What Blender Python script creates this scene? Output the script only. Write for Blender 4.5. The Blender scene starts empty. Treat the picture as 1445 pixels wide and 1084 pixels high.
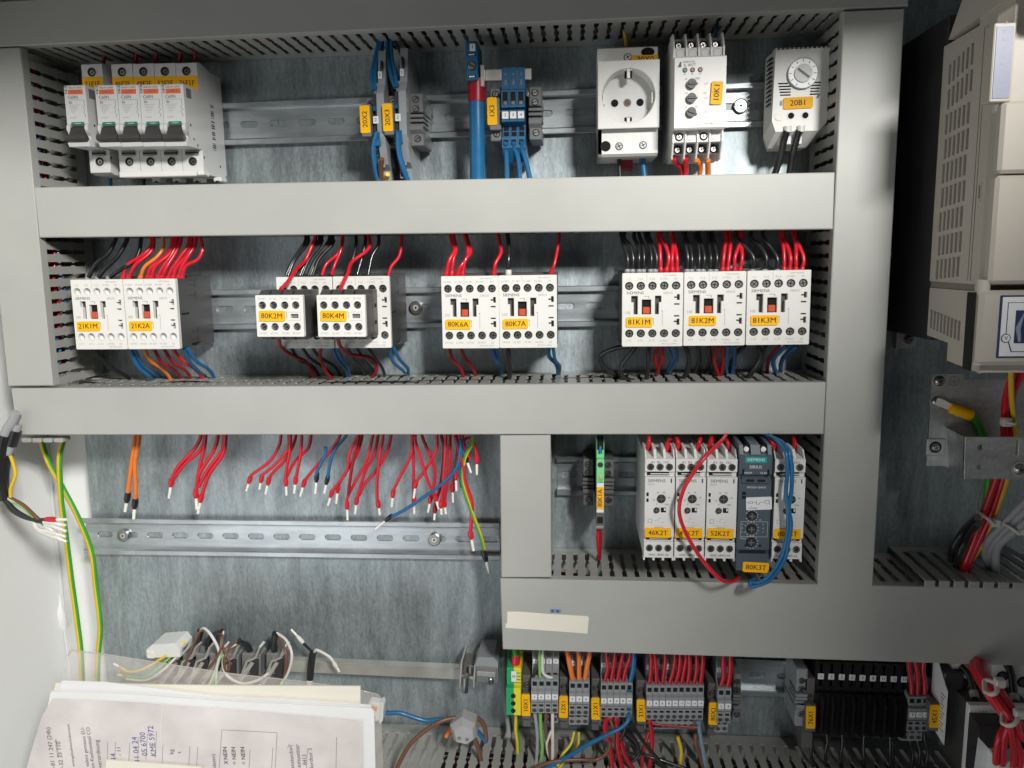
import bpy, math, random
from mathutils import Vector, Matrix
random.seed(4)
C = bpy.context.scene.collection
SC = bpy.context.scene
# ---------------------------------------------------------------- camera, world, lamps
CP, SP = math.cos(0.149384), math.sin(0.149384)
CY, SY = math.cos(-0.0758758), math.sin(-0.0758758)
CR, SR = math.cos(-0.0127274), math.sin(-0.0127274)
_Rx = Matrix(((1, 0, 0), (0, CP, -SP), (0, SP, CP)))
_Rz = Matrix(((CY, -SY, 0), (SY, CY, 0), (0, 0, 1)))
_B = Matrix(((1, 0, 0), (0, 0, -1), (0, 1, 0)))
_Rr = Matrix(((CR, -SR, 0), (SR, CR, 0), (0, 0, 1)))
M = _Rr @ _B @ _Rx @ _Rz
F, CX, CYY, D = 1164.88, 722.5, 542.0, 710.0
MM = 0.001
cam_data = bpy.data.cameras.new('camera')
cam_data.sensor_width = 36.0
cam_data.lens = F / 1445 * 36
cam_data.clip_start = 0.02
cam_data.clip_end = 60
cam = bpy.data.objects.new('camera', cam_data)
C.objects.link(cam)
m3 = Matrix((M[0], -M[1], -M[2])).transposed()
cam.matrix_world = Matrix.Translation((0, -D * MM, 0)) @ m3.to_4x4()
SC.camera = cam
SC.view_settings.view_transform = 'Standard'
SC.view_settings.look = 'None'
SC.view_settings.exposure = 0
SC.render.engine = 'CYCLES'
SC.cycles.max_bounces = 6
W = bpy.data.worlds.new('World')
SC.world = W
W.use_nodes = True
bg = W.node_tree.nodes['Background']
bg.inputs[0].default_value = (0.92, 0.96, 1.0, 1)
bg.inputs[1].default_value = 0.017

def lamp(name, loc, target, size, size_y, power, col):
    l = bpy.data.lights.new(name, 'AREA')
    l.shape = 'RECTANGLE'; l.size = size; l.size_y = size_y
    l.energy = power; l.color = col
    o = bpy.data.objects.new(name, l); C.objects.link(o)
    o.location = loc
    o.rotation_euler = (Vector(target) - Vector(loc)).to_track_quat('-Z', 'Y').to_euler()
    return o
lamp('ceiling_lamp', (0.50, -1.34, 0.56), (0.0, 0, -0.1), 0.25, 0.18, 32.5, (1.0, 0.985, 0.95))
lamp('fill_lamp', (-0.95, -1.5, -0.8), (0.15, 0, -0.25), 1.2, 0.9, 6.2, (0.95, 0.98, 1.0))  # added fill light without a real source, lifts the shaded areas

# ---------------------------------------------------------------- photo point -> place at a given depth (mm in front of the plate)
def at(px, py, d):
    v = M.transposed() @ Vector(((px - CX) / F, (py - CYY) / F, 1.0))
    t = (D - d) / v[1]
    return Vector((v[0] * t, -d, v[2] * t))

# ---------------------------------------------------------------- materials
MATS = {}
def nd(nt, kind, **kw):
    n = nt.nodes.new(kind)
    for k, v in kw.items(): n.inputs[k].default_value = v
    return n
def mat(name, col, rough=0.5, metal=0.0, noise=0.06, scale=60, bump=0.0, spec=0.5, trans=0, alpha=1, coat=0, emis=0):
    if name in MATS: return MATS[name]
    m = bpy.data.materials.new(name); m.use_nodes = True
    nt = m.node_tree; b = nt.nodes['Principled BSDF']
    b.inputs['Base Color'].default_value = (*col, 1)
    b.inputs['Roughness'].default_value = rough
    b.inputs['Metallic'].default_value = metal
    b.inputs['Specular IOR Level'].default_value = spec
    if alpha < 1: b.inputs['Alpha'].default_value = alpha
    if coat: b.inputs['Coat Weight'].default_value = coat
    if noise:
        tc = nt.nodes.new('ShaderNodeTexCoord')
        n = nd(nt, 'ShaderNodeTexNoise', Scale=scale, Detail=4.0)
        nt.links.new(tc.outputs['Object'], n.inputs['Vector'])
        r = nt.nodes.new('ShaderNodeMapRange')
        r.inputs['To Min'].default_value = 1 - noise; r.inputs['To Max'].default_value = 1 + noise
        r.inputs['From Min'].default_value = .3; r.inputs['From Max'].default_value = .7
        nt.links.new(n.outputs['Fac'], r.inputs['Value'])
        mx = nt.nodes.new('ShaderNodeVectorMath'); mx.operation = 'SCALE'
        mx.inputs[0].default_value = col
        nt.links.new(r.outputs[0], mx.inputs['Scale'])
        nt.links.new(mx.outputs[0], b.inputs['Base Color'])
        r2 = nt.nodes.new('ShaderNodeMapRange')
        r2.inputs['To Min'].default_value = rough * .85; r2.inputs['To Max'].default_value = min(1, rough * 1.15)
        nt.links.new(n.outputs['Fac'], r2.inputs['Value'])
        nt.links.new(r2.outputs[0], b.inputs['Roughness'])
        if bump:
            n2 = nd(nt, 'ShaderNodeTexNoise', Scale=scale * 14, Detail=2.0)
            nt.links.new(tc.outputs['Object'], n2.inputs['Vector'])
            bp = nt.nodes.new('ShaderNodeBump'); bp.inputs['Strength'].default_value = bump
            bp.inputs['Distance'].default_value = 0.0004
            nt.links.new(n2.outputs['Fac'], bp.inputs['Height'])
            nt.links.new(bp.outputs[0], b.inputs['Normal'])
    MATS[name] = m
    return m

def galvanised(name, c1, c2, rough, metal, streak=(240, 240, 14), blotch=7.0, contrast=.5):
    m = bpy.data.materials.new(name); m.use_nodes = True
    nt = m.node_tree; b = nt.nodes['Principled BSDF']; L = nt.links.new
    tc = nt.nodes.new('ShaderNodeTexCoord')
    mp = nt.nodes.new('ShaderNodeMapping'); mp.inputs['Scale'].default_value = streak
    L(tc.outputs['Object'], mp.inputs['Vector'])
    fine = nd(nt, 'ShaderNodeTexNoise', Scale=1.0, Detail=6.0, Roughness=.65); L(mp.outputs[0], fine.inputs['Vector'])
    mp2 = nt.nodes.new('ShaderNodeMapping'); mp2.inputs['Scale'].default_value = (streak[0] * 2.2, streak[1], streak[0] * .9)
    L(tc.outputs['Object'], mp2.inputs['Vector'])
    sp = nd(nt, 'ShaderNodeTexVoronoi', Scale=1.0); L(mp2.outputs[0], sp.inputs['Vector'])
    big = nd(nt, 'ShaderNodeTexNoise', Scale=blotch, Detail=4.0, Roughness=.6); L(tc.outputs['Object'], big.inputs['Vector'])
    a = nt.nodes.new('ShaderNodeMath'); a.operation = 'MULTIPLY_ADD'; a.inputs[1].default_value = .55
    L(fine.outputs['Fac'], a.inputs[0])
    h = nt.nodes.new('ShaderNodeMath'); h.operation = 'MULTIPLY'; h.inputs[1].default_value = .45
    L(big.outputs['Fac'], h.inputs[0]); L(h.outputs[0], a.inputs[2])
    s2 = nt.nodes.new('ShaderNodeMath'); s2.operation = 'MULTIPLY_ADD'; s2.inputs[1].default_value = .22
    L(sp.outputs['Color'], s2.inputs[0]); L(a.outputs[0], s2.inputs[2])
    r = nt.nodes.new('ShaderNodeValToRGB')
    e = r.color_ramp.elements; e[0].position = .6 - contrast * .3; e[1].position = .6 + contrast * .3
    e[0].color = (*c1, 1); e[1].color = (*c2, 1)
    L(s2.outputs[0], r.inputs[0])
    mp3 = nt.nodes.new('ShaderNodeMapping'); mp3.inputs['Scale'].default_value = (streak[0] * .17, 30, streak[2] * .13) if streak[0] > streak[2] else (6, 30, 30)
    L(tc.outputs['Object'], mp3.inputs['Vector'])
    st = nd(nt, 'ShaderNodeTexNoise', Scale=1.0, Detail=5.0, Roughness=.7); L(mp3.outputs[0], st.inputs['Vector'])
    sr = nt.nodes.new('ShaderNodeMapRange'); sr.inputs['From Min'].default_value = .32; sr.inputs['From Max'].default_value = .62
    sr.inputs['To Min'].default_value = .68; sr.inputs['To Max'].default_value = 1.12
    L(st.outputs['Fac'], sr.inputs['Value'])
    vm = nt.nodes.new('ShaderNodeVectorMath'); vm.operation = 'SCALE'
    L(r.outputs[0], vm.inputs[0]); L(sr.outputs[0], vm.inputs['Scale']); L(vm.outputs[0], b.inputs['Base Color'])
    rr = nt.nodes.new('ShaderNodeMapRange'); rr.inputs['To Min'].default_value = rough * .75; rr.inputs['To Max'].default_value = rough * 1.3
    L(s2.outputs[0], rr.inputs['Value']); L(rr.outputs[0], b.inputs['Roughness'])
    b.inputs['Metallic'].default_value = metal
    bp = nt.nodes.new('ShaderNodeBump'); bp.inputs['Strength'].default_value = .25; bp.inputs['Distance'].default_value = .0003
    L(s2.outputs[0], bp.inputs['Height']); L(bp.outputs[0], b.inputs['Normal'])
    MATS[name] = m
    return m

PLATE = galvanised('galvanised_sheet', (0.285, 0.335, 0.355), (0.50, 0.56, 0.58), .42, .75, streak=(330, 330, 60), blotch=6, contrast=.62)
RAIL = galvanised('zinc_rail', (0.42, 0.46, 0.48), (0.66, 0.70, 0.72), .33, .8, streak=(14, 200, 200), contrast=.8)
BRACKET = galvanised('bracket_zinc', (0.42, 0.43, 0.43), (0.62, 0.63, 0.62), .42, .7, streak=(300, 300, 300), contrast=.7)
DUCT = mat('grey_pvc', (0.425, 0.428, 0.40), .42, noise=.055, scale=13, bump=.06)
DUCTIN = mat('grey_pvc_channel', (0.37, 0.37, 0.345), .45, noise=.04, scale=30)
CABINET = mat('painted_steel', (0.86, 0.87, 0.86), .4, noise=.04, scale=5, bump=.12)
WHITE = mat('white_plastic', (0.76, 0.75, 0.71), .36, noise=.02, scale=60)
WHITE2 = mat('offwhite_plastic', (0.73, 0.73, 0.715), .42, noise=.03, scale=60)
BRK = mat('breaker_plastic', (0.66, 0.66, 0.65), .4, noise=.03, scale=40)
BLACK = mat('black_plastic', (0.034, 0.034, 0.036), .42, noise=.15, scale=40)
CHAR = mat('charcoal_plastic', (0.058, 0.056, 0.054), .42, noise=.15, scale=40)
FUSEB = mat('glossy_black_plastic', (0.012, 0.012, 0.013), .5, noise=.1, scale=40, spec=.25)
HOLE = mat('dark_recess', (0.006, 0.006, 0.006), .9, noise=0)
SLATE = mat('slate_plastic', (0.075, 0.10, 0.125), .42, noise=.06, scale=40)
TERM = mat('grey_terminal_plastic', (0.29, 0.305, 0.32), .45, noise=.05, scale=50)
TERMD = mat('dark_terminal_plastic', (0.12, 0.115, 0.11), .5, noise=.06, scale=50)
CLAMP = mat('clamp_plastic', (0.17, 0.175, 0.175), .5, noise=.06, scale=50)
BLUEP = mat('blue_terminal_plastic', (0.012, 0.115, 0.24), .4, noise=.05, scale=50)
GREENP = mat('green_plastic', (0.02, 0.38, 0.13), .4, noise=.04, scale=50)
GREENL = mat('pale_green_plastic', (0.22, 0.66, 0.30), .4, noise=.04, scale=50)
YELP = mat('yellow_plastic', (0.82, 0.68, 0.03), .4, noise=.03, scale=50)
YEL = mat('yellow_label', (0.95, 0.49, 0.006), .5, noise=.015, scale=40, spec=.2)
INK = mat('dark_ink', (0.05, 0.032, 0.02), .7, noise=0)
INKL = mat('pale_ink', (0.42, 0.40, 0.38), .7, noise=0)
INKM = mat('mid_ink', (0.16, 0.155, 0.15), .7, noise=0)
INKW = mat('white_ink', (0.62, 0.64, 0.65), .6, noise=0)
INKB = mat('blue_ink', (0.05, 0.07, 0.28), .7, noise=0)
TAG = mat('white_tag', (0.78, 0.79, 0.80), .4, noise=.01)
REDO = mat('red_orange_button', (0.60, 0.085, 0.03), .4, noise=.05)
ORL = mat('orange_print', (0.80, 0.14, 0.045), .5, noise=.05, scale=400)
TEAL = mat('teal_print', (0.0, 0.32, 0.32), .5, noise=0)
GREENI = mat('green_indicator', (0.01, 0.22, 0.15), .35, noise=0)
SCREW = mat('screw_metal', (0.40, 0.40, 0.39), .3, 1.0, noise=.15, scale=300)
TIN = mat('tinned_copper', (0.88, 0.85, 0.80), .35, .0, noise=.25, scale=900)
STEEL = mat('bright_steel', (0.66, 0.64, 0.60), .34, .7, noise=.08, scale=60)
BEIGE = mat('beige_casing', (0.47, 0.435, 0.375), .5, noise=.03, scale=12, bump=.25)
BEIGED = mat('beige_recess', (0.20, 0.18, 0.15), .6, noise=.03, scale=12)
PAPER = mat('white_paper', (0.80, 0.80, 0.80), .75, noise=.03, scale=14)
PAPERF = mat('filed_form_paper', (0.67, 0.62, 0.60), .42, noise=.14, scale=24)
PAPERB = mat('cream_paper', (0.80, 0.76, 0.66), .75, noise=.03, scale=14)
NAVY = mat('navy_print', (0.02, 0.04, 0.11), .4, noise=.05)
LILAC = mat('lilac_panel', (0.27, 0.28, 0.36), .4, noise=.05)
NYLON = mat('natural_nylon', (0.62, 0.60, 0.54), .4, noise=.03)
WIREC = {
 'red': mat('red_wire', (0.62, 0.012, 0.028), .33, noise=.06, scale=90, coat=.2),
 'shaded red': mat('shaded_red_wire', (0.46, 0.009, 0.022), .33, noise=.06, scale=90, coat=.2),  # same red insulation, darkened for the shade of the bottom row
 'dark red': mat('dark_red_wire', (0.33, 0.008, 0.018), .36, noise=.06, scale=90),
 'blue': mat('blue_wire', (0.012, 0.13, 0.30), .36, noise=.06, scale=90, coat=.2),
 'pale blue': mat('pale_blue_wire', (0.18, 0.30, 0.40), .36, noise=.06, scale=90),
 'black': mat('black_wire', (0.016, 0.016, 0.017), .30, noise=.1, scale=90, coat=.3),
 'orange': mat('orange_wire', (0.80, 0.20, 0.03), .36, noise=.06, scale=90),
 'brown': mat('brown_wire', (0.17, 0.075, 0.045), .38, noise=.06, scale=90),
 'white': mat('white_wire', (0.70, 0.68, 0.63), .38, noise=.05, scale=90),
 'grey': mat('grey_wire', (0.34, 0.35, 0.36), .4, noise=.05, scale=90),
 'green': mat('green_wire', (0.05, 0.36, 0.04), .36, noise=.05, scale=90),
 'light green': mat('light_green_wire', (0.22, 0.50, 0.12), .36, noise=.05, scale=90),
 'yellow': mat('yellow_wire', (0.75, 0.50, 0.02), .36, noise=.05, scale=90),
}
def film(name, alpha, col=(.72, .70, .66)):
    return mat(name, col, .12, noise=0, alpha=alpha)
FILM = film('clear_film', .42, (.60, .57, .52))

# ---------------------------------------------------------------- mesh builder (all sizes in mm)
class MB:
    def __init__(s): s.v = []; s.f = []; s.m = []; s.sm = []; s.mats = []
    def mi(s, m):
        if m not in s.mats: s.mats.append(m)
        return s.mats.index(m)
    def add(s, vs, fs, m, smooth=False):
        o = len(s.v); k = s.mi(m)
        s.v += [tuple(v) for v in vs]
        for f in fs:
            s.f.append([i + o for i in f]); s.m.append(k); s.sm.append(smooth)
        return s
    def box(s, x0, x1, y0, y1, z0, z1, m, c=0.0):
        if x0 > x1: x0, x1 = x1, x0
        if y0 > y1: y0, y1 = y1, y0
        if z0 > z1: z0, z1 = z1, z0
        if c <= 0:
            v = [(x, y, z) for x in (x0, x1) for y in (y0, y1) for z in (z0, z1)]
            return s.add(v, [(0, 1, 3, 2), (4, 6, 7, 5), (0, 4, 5, 1), (2, 3, 7, 6), (0, 2, 6, 4), (1, 5, 7, 3)], m)
        c = min(c, (x1 - x0) * .45, (y1 - y0) * .45, (z1 - z0) * .45)
        v = []; idx = {}
        for i, (X, sx) in enumerate(((x0, 1), (x1, -1))):
            for j, (Y, sy) in enumerate(((y0, 1), (y1, -1))):
                for k, (Z, sz) in enumerate(((z0, 1), (z1, -1))):
                    idx[i, j, k] = len(v)
                    v += [(X, Y + sy * c, Z + sz * c), (X + sx * c, Y, Z + sz * c), (X + sx * c, Y + sy * c, Z)]
        g = lambda i, j, k, a: idx[i, j, k] + a
        f = []
        for i in (0, 1):
            q = [g(i, 0, 0, 0), g(i, 1, 0, 0), g(i, 1, 1, 0), g(i, 0, 1, 0)]; f.append(q[::-1] if i == 0 else q)
            q = [g(0, i, 0, 1), g(1, i, 0, 1), g(1, i, 1, 1), g(0, i, 1, 1)]; f.append(q if i == 0 else q[::-1])
            q = [g(0, 0, i, 2), g(1, 0, i, 2), g(1, 1, i, 2), g(0, 1, i, 2)]; f.append(q[::-1] if i == 0 else q)
        for j in (0, 1):
            for k in (0, 1):
                f.append([g(0, j, k, 1), g(1, j, k, 1), g(1, j, k, 2), g(0, j, k, 2)])
                f.append([g(j, 0, k, 0), g(j, 1, k, 0), g(j, 1, k, 2), g(j, 0, k, 2)])
                f.append([g(j, k, 0, 0), g(j, k, 1, 0), g(j, k, 1, 1), g(j, k, 0, 1)])
                for i in (0, 1): f.append([g(i, j, k, 0), g(i, j, k, 1), g(i, j, k, 2)])
        return s.add(v, f, m)
    def prism(s, poly, axis, a, b, m, smooth=False):
        # poly in the two other axes; axis 0: (y,z), 1: (x,z), 2: (x,y)
        n = len(poly)
        def P(p, t):
            return (t, p[0], p[1]) if axis == 0 else ((p[0], t, p[1]) if axis == 1 else (p[0], p[1], t))
        v = [P(p, a) for p in poly] + [P(p, b) for p in poly]
        s.add(v, [(i, (i + 1) % n, n + (i + 1) % n, n + i) for i in range(n)], m, smooth)
        return s.add(v, [list(range(n))[::-1], list(range(n, 2 * n))], m)
    def cyl(s, c, axis, r, l, m, n=14, r2=None, caps=True, sm=True):
        # c: centre of the start cap; runs by l along +axis
        r2 = r if r2 is None else r2
        v = []
        for t, rr in ((0, r), (l, r2)):
            for i in range(n):
                a = 2 * math.pi * i / n; p = [0, 0, 0]
                p[axis] = t; p[(axis + 1) % 3] = rr * math.cos(a); p[(axis + 2) % 3] = rr * math.sin(a)
                v.append((c[0] + p[0], c[1] + p[1], c[2] + p[2]))
        s.add(v, [(i, (i + 1) % n, n + (i + 1) % n, n + i) for i in range(n)], m, sm)
        if caps: s.add(v, [list(range(n))[::-1], list(range(n, 2 * n))], m)
        return s
    def tube(s, pts, r, m, n=8, m2=None, caps=True, phase=0.0):
        pts = [Vector(p) for p in pts]; N = len(pts)
        R = r if isinstance(r, (list, tuple)) else [r] * N
        t0 = (pts[1] - pts[0]).normalized()
        up = Vector((0, -1, 0)) if abs(t0.y) < .9 else Vector((1, 0, 0))
        nrm = (up - t0 * up.dot(t0)).normalized(); v = []
        for i, p in enumerate(pts):
            t = (pts[min(i + 1, N - 1)] - pts[max(i - 1, 0)])
            t = t.normalized() if t.length > 1e-6 else t0
            nrm = (nrm - t * nrm.dot(t)).normalized(); bi = t.cross(nrm)
            for k in range(n):
                a = 2 * math.pi * (k + .5) / n + phase
                v.append(p + (nrm * math.cos(a) + bi * math.sin(a)) * R[i])
        fa, fb = [], []
        for i in range(N - 1):
            for k in range(n):
                q = (i * n + k, i * n + (k + 1) % n, (i + 1) * n + (k + 1) % n, (i + 1) * n + k)
                (fb if m2 and k < n // 2 else fa).append(q)
        if fb:
            o = len(s.v); s.add(v, fa, m, True)
            k = s.mi(m2)
            for f in fb: s.f.append([i + o for i in f]); s.m.append(k); s.sm.append(True)
        else: s.add(v, fa, m, True)
        if caps: s.add([v[k] for k in range(n)] + [v[(N - 1) * n + k] for k in range(n)], [list(range(n))[::-1], list(range(n, 2 * n))], m)
        return s
    def dome(s, c, r, h, m, n=14, rings=3):
        # facing -y
        v = [(c[0], c[1] - h, c[2])]; f = []
        for j in range(1, rings + 1):
            a = math.pi / 2 * j / rings
            for i in range(n):
                b = 2 * math.pi * i / n
                v.append((c[0] + r * math.sin(a) * math.cos(b), c[1] - h * math.cos(a), c[2] + r * math.sin(a) * math.sin(b)))
        for i in range(n): f.append((0, 1 + i, 1 + (i + 1) % n))
        for j in range(rings - 1):
            for i in range(n):
                f.append((1 + j * n + i, 1 + (j + 1) * n + i, 1 + (j + 1) * n + (i + 1) % n, 1 + j * n + (i + 1) % n))
        return s.add(v, f, m, True)
    def screw(s, x, y, z, r, rot=0.6, m=None, cross=True, n=12):
        # a pan head facing -y with its front face at y, and a recessed-looking slot built proud by 0.05
        m = m or SCREW
        s.cyl((x, y, z), 1, r * .86, .35, m, n, r2=r); s.cyl((x, y + .35, z), 1, r, .9, m, n)
        ca, sa = math.cos(rot), math.sin(rot)
        for k in range(2 if cross else 1):
            w, l = (r * .13, r * .72) if cross else (r * .14, r * .86)
            q = [(-l, -w), (l, -w), (l, w), (-l, w)]
            s.add([(x + (a * ca - b * sa), y - .06, z + (a * sa + b * ca)) for a, b in q], [(0, 1, 2, 3)], HOLE)
            ca, sa = -sa, ca
        return s
    def text(s, st, size, x, z, y, m, rot=0.0, sx=1.0, face='y'):
        vs, fs = text_geo(st)
        if m is not INKB and size < 9:
            n0 = len(vs)
            s.text2(vs, fs, size, x, z, y - .012, m, rot, sx, face, .014)
        s.text2(vs, fs, size, x, z, y, m, rot, sx, face, -.014 if m is not INKB else 0)
        return s
    def text2(s, vs, fs, size, x, z, y, m, rot, sx, face, bold):
        ca, sa = math.cos(rot), math.sin(rot); out = []
        for a, b in vs:
            a += bold
            a *= size * sx; b *= size
            u, w = a * ca - b * sa, a * sa + b * ca
            out.append((x + u, y, z + w) if face == 'y' else (y, x - u * 1.0, z + w))
        return s.add(out, fs, m)
    def shift(s, dx=0, dy=0, dz=0):
        s.v = [(a + dx, b + dy, c + dz) for a, b, c in s.v]; return s
    def mesh(s, name):
        me = bpy.data.meshes.new(name)
        me.from_pydata([(a * MM, b * MM, c * MM) for a, b, c in s.v], [], s.f)
        for m in s.mats: me.materials.append(m)
        me.polygons.foreach_set('material_index', s.m)
        me.polygons.foreach_set('use_smooth', s.sm)
        me.update()
        return me

_tg = {}
def text_geo(st, off=0.0):
    if (st, off) in _tg: return _tg[st, off]
    cu = bpy.data.curves.new('text_tmp', 'FONT')
    cu.body = st; cu.align_x = 'CENTER'; cu.align_y = 'CENTER'; cu.resolution_u = 2; cu.size = 1.0; cu.offset = off
    o = bpy.data.objects.new('text_tmp', cu)
    me = bpy.data.meshes.new_from_object(o)
    vs = [(v.co.x, v.co.y) for v in me.vertices]; fs = [list(p.vertices) for p in me.polygons]
    bpy.data.objects.remove(o); bpy.data.meshes.remove(me); bpy.data.curves.remove(cu)
    _tg[st, off] = (vs, fs)
    return vs, fs

def plate_holes(mb, outer, holes, y0, t, m, bev=.25):
    """a flat panel facing -y from y0 (front) to y0+t with real openings; outer/holes: (x,z) loops"""
    cu = bpy.data.curves.new('panel_tmp', 'CURVE'); cu.dimensions = '2D'; cu.fill_mode = 'BOTH'
    cu.extrude = t / 2 - bev; cu.bevel_depth = bev; cu.bevel_resolution = 0; cu.offset = -bev
    for loop in [outer] + holes:
        sp = cu.splines.new('POLY'); sp.points.add(len(loop) - 1); sp.use_cyclic_u = True
        for p, q in zip(sp.points, loop): p.co = (q[0], q[1], 0, 1)
    o = bpy.data.objects.new('panel_tmp', cu)
    me = bpy.data.meshes.new_from_object(o)
    vs = [(v.co.x, y0 + t / 2 - v.co.z, v.co.y) for v in me.vertices]
    fs = [list(p.vertices) for p in me.polygons]
    bpy.data.objects.remove(o); bpy.data.meshes.remove(me); bpy.data.curves.remove(cu)
    return mb.add(vs, fs, m)
def circ(x, z, r, n=14): return [(x + r * math.cos(2 * math.pi * i / n), z + r * math.sin(2 * math.pi * i / n)) for i in range(n)]
def rect(x0, x1, z0, z1): return [(x0, z0), (x1, z0), (x1, z1), (x0, z1)]
def rrect(x0, x1, z0, z1, r, k=3):
    out = []
    for cx, cz, a0 in ((x1 - r, z1 - r, 0), (x0 + r, z1 - r, 90), (x0 + r, z0 + r, 180), (x1 - r, z0 + r, 270)):
        for i in range(k + 1):
            a = math.radians(a0 + 90 * i / k); out.append((cx + r * math.cos(a), cz + r * math.sin(a)))
    return out

# ---------------------------------------------------------------- things and parts
def thing(name, label, cat, loc=(0, 0, 0), rot=0.0, group=None):
    o = bpy.data.objects.new(name, None); C.objects.link(o)
    o.empty_display_size = .01
    o.location = [a * MM for a in loc]; o.rotation_euler = (0, rot, 0)
    o['label'] = label; o['category'] = cat
    if group: o['group'] = group
    return o
def part(name, mb, parent, label=None, loc=None):
    me = mb if isinstance(mb, bpy.types.Mesh) else mb.mesh(name)
    o = bpy.data.objects.new(name, me); C.objects.link(o); o.parent = parent
    if label: o['label'] = label
    if loc: o.location = [a * MM for a in loc]
    return o
def solo(name, mb, label, cat, group=None, loc=(0, 0, 0)):
    o = part(name, mb, None); o.location = [a * MM for a in loc]
    o['label'] = label; o['category'] = cat
    if group: o['group'] = group
    return o
def structure(name, mb, loc=(0, 0, 0), label=None):
    o = part(name, mb, None); o['kind'] = 'structure'; o.location = [a * MM for a in loc]
    if label: o['label'] = label
    return o
def copy_tree(root, label, loc, rot=0.0):
    r = root.copy(); C.objects.link(r); r['label'] = label
    r.location = [a * MM for a in loc]; r.rotation_euler = (0, rot, 0)
    for ch in list(root.children):
        c = ch.copy(); C.objects.link(c); c.parent = r
        for g in list(ch.children):
            d = g.copy(); C.objects.link(d); d.parent = c
    return r
def spline(P, k=7):
    P = [Vector(p) for p in P]
    if len(P) < 3: return P
    Q = [P[0] * 2 - P[1]] + P + [P[-1] * 2 - P[-2]]; out = []
    for i in range(1, len(Q) - 2):
        a, b, c, d = Q[i - 1:i + 3]
        for j in range(k):
            t = j / k
            out.append(.5 * ((2 * b) + (c - a) * t + (2 * a - 5 * b + 4 * c - d) * t * t + (3 * b - a - 3 * c + d) * t ** 3))
    out.append(P[-1]); return out
def wire(name, label, color, pts, r=1.15, group=None, cat='wire', col2=None, ends=(), k=6, n=8, sleeve=None, ph=-.75):
    """pts: (px,py,depth). ends: list of ('start'|'end', collar colour, collar length, tip length)"""
    pts = list(pts)
    for e_ in ends:
        if e_[0] == 'end': pts[-1] = (pts[-1][0], pts[-1][1], pts[-2][2])
        else: pts[0] = (pts[0][0], pts[0][1], pts[1][2])
    P = [at(*p) for p in pts]
    for q_ in P[1:-1]: q_ += Vector((random.uniform(-.55, .55), random.uniform(-.6, .6), random.uniform(-.5, .5)))
    o0 = P[0].copy()
    S = [p - o0 for p in spline(P, k)]
    g = MB().tube(S, r, WIREC[color], n, WIREC[col2] if col2 else None, phase=ph if col2 else 0)
    if not ends and not sleeve:
        return solo(name, g, label, cat, group, o0)
    t = thing(name, label, cat, o0, 0, group)
    part('insulation', g, t)
    for e_ in ends:
        which, cc, cl, tl = e_[:4]
        a, b = (S[-1], S[-2]) if which == 'end' else (S[0], S[1])
        d = (a - b).normalized()
        if len(e_) > 4: d = (at(e_[4][0], e_[4][1], pts[-1][2]) - o0 - a).normalized()
        cm = WIREC.get(cc) or MATS[cc]
        part('ferrule_collar', MB().tube([a - d * cl * .55, a - d * .2 * cl, a + d * .2 * cl, a + d * .5 * cl], [r * 1.3, r * 1.5, r * 1.45, r * .95], cm, 8), t)
        if tl:
            part('crimped_tip', MB().tube([a + d * .3 * cl, a + d * (.5 * cl + tl * .25), a + d * (.5 * cl + tl)], [r * .72, r * .84, r * .74], TIN, 6, phase=.3), t)
    for (i0, i1, cc, rr) in (sleeve or ()):
        part('sleeve', MB().tube(S[i0:i1], rr, WIREC.get(cc) or MATS[cc], 10), t)
    return t
def yellow_label(parent, st, x, z, y, w=19.5, h=7.8, size=5.4, rot=0.0, ink=INK, thick=.9):
    g = MB()
    pl = rrect(-w / 2, w / 2, -h / 2, h / 2, 1.1)
    g.prism(pl, 1, -thick, 0, YEL)
    g.text(st, size, 0, -.1, -thick - .06, ink)
    o = part('yellow_label', g, parent, 'yellow label reading ' + st, (x, y, z))
    o.rotation_euler = (0, -rot + random.uniform(-.022, .022), 0)
    return o
# ================================================================ cabinet, plate, rails, ducts
g = MB().box(-448, 505, 0, 3, -640, 250, PLATE, .8)
structure('mounting_plate_wall', g, label='galvanised steel mounting plate')
structure('rear_wall', MB().box(-506, 560, 28, 31, -640, 270, CABINET))
g = MB().box(-509, -503, -330, 28, -640, 270, CABINET, 1)
structure('left_wall', g, label='pale grey painted side wall of the cabinet')
structure('right_wall', MB().box(520, 526, -330, 28, -640, 270, CABINET, 1))
g = MB().box(0, 18, -640, 0, -640, 320, mat('dark_bounce_cut', (.22, .22, .22), .7), 2)  # dark colour chosen to cut bounced light, also used on the roof
o = structure('added_shading_door', g, (533, -334, 0), label='added door panel out of view, shading the lower corner'); o.rotation_euler = (0, 0, -.31)  # unseen panel, added and angled to shade the lower right
structure('ceiling', MB().box(-509, 526, -488, 31, 262, 268, mat('dark_bounce_cut', (.22, .22, .22), .7), 1))  # roof depth tuned for its shadow, underside darkened to cut bounce
structure('floor', MB().box(-509, 526, -330, 31, -640, -634, CABINET, 1))
# rounded bead where the side wall meets the rear wall, with a lump of sealant
g = MB().tube([(-502.5, 27, z) for z in (250, 0, -200, -400, -640)], 1.6, CABINET, 8)
P = at(88, 868, -24)
g.tube([(P.x - .5, -P.y * 0 + 24, P.z + 22), (P.x, 23, P.z + 12), (P.x + .4, 22, P.z + 4), (P.x, 23, P.z - 8), (P.x + .6, 24, P.z - 16), (P.x + 1, 25, P.z - 60)],
       [.8, 1.2, 4.2, 5.0, 1.3, .7], CABINET, 8)
solo('sealant_bead', g, 'painted-over seam with a sealant lump in the cabinet corner', 'sealant')

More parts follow.
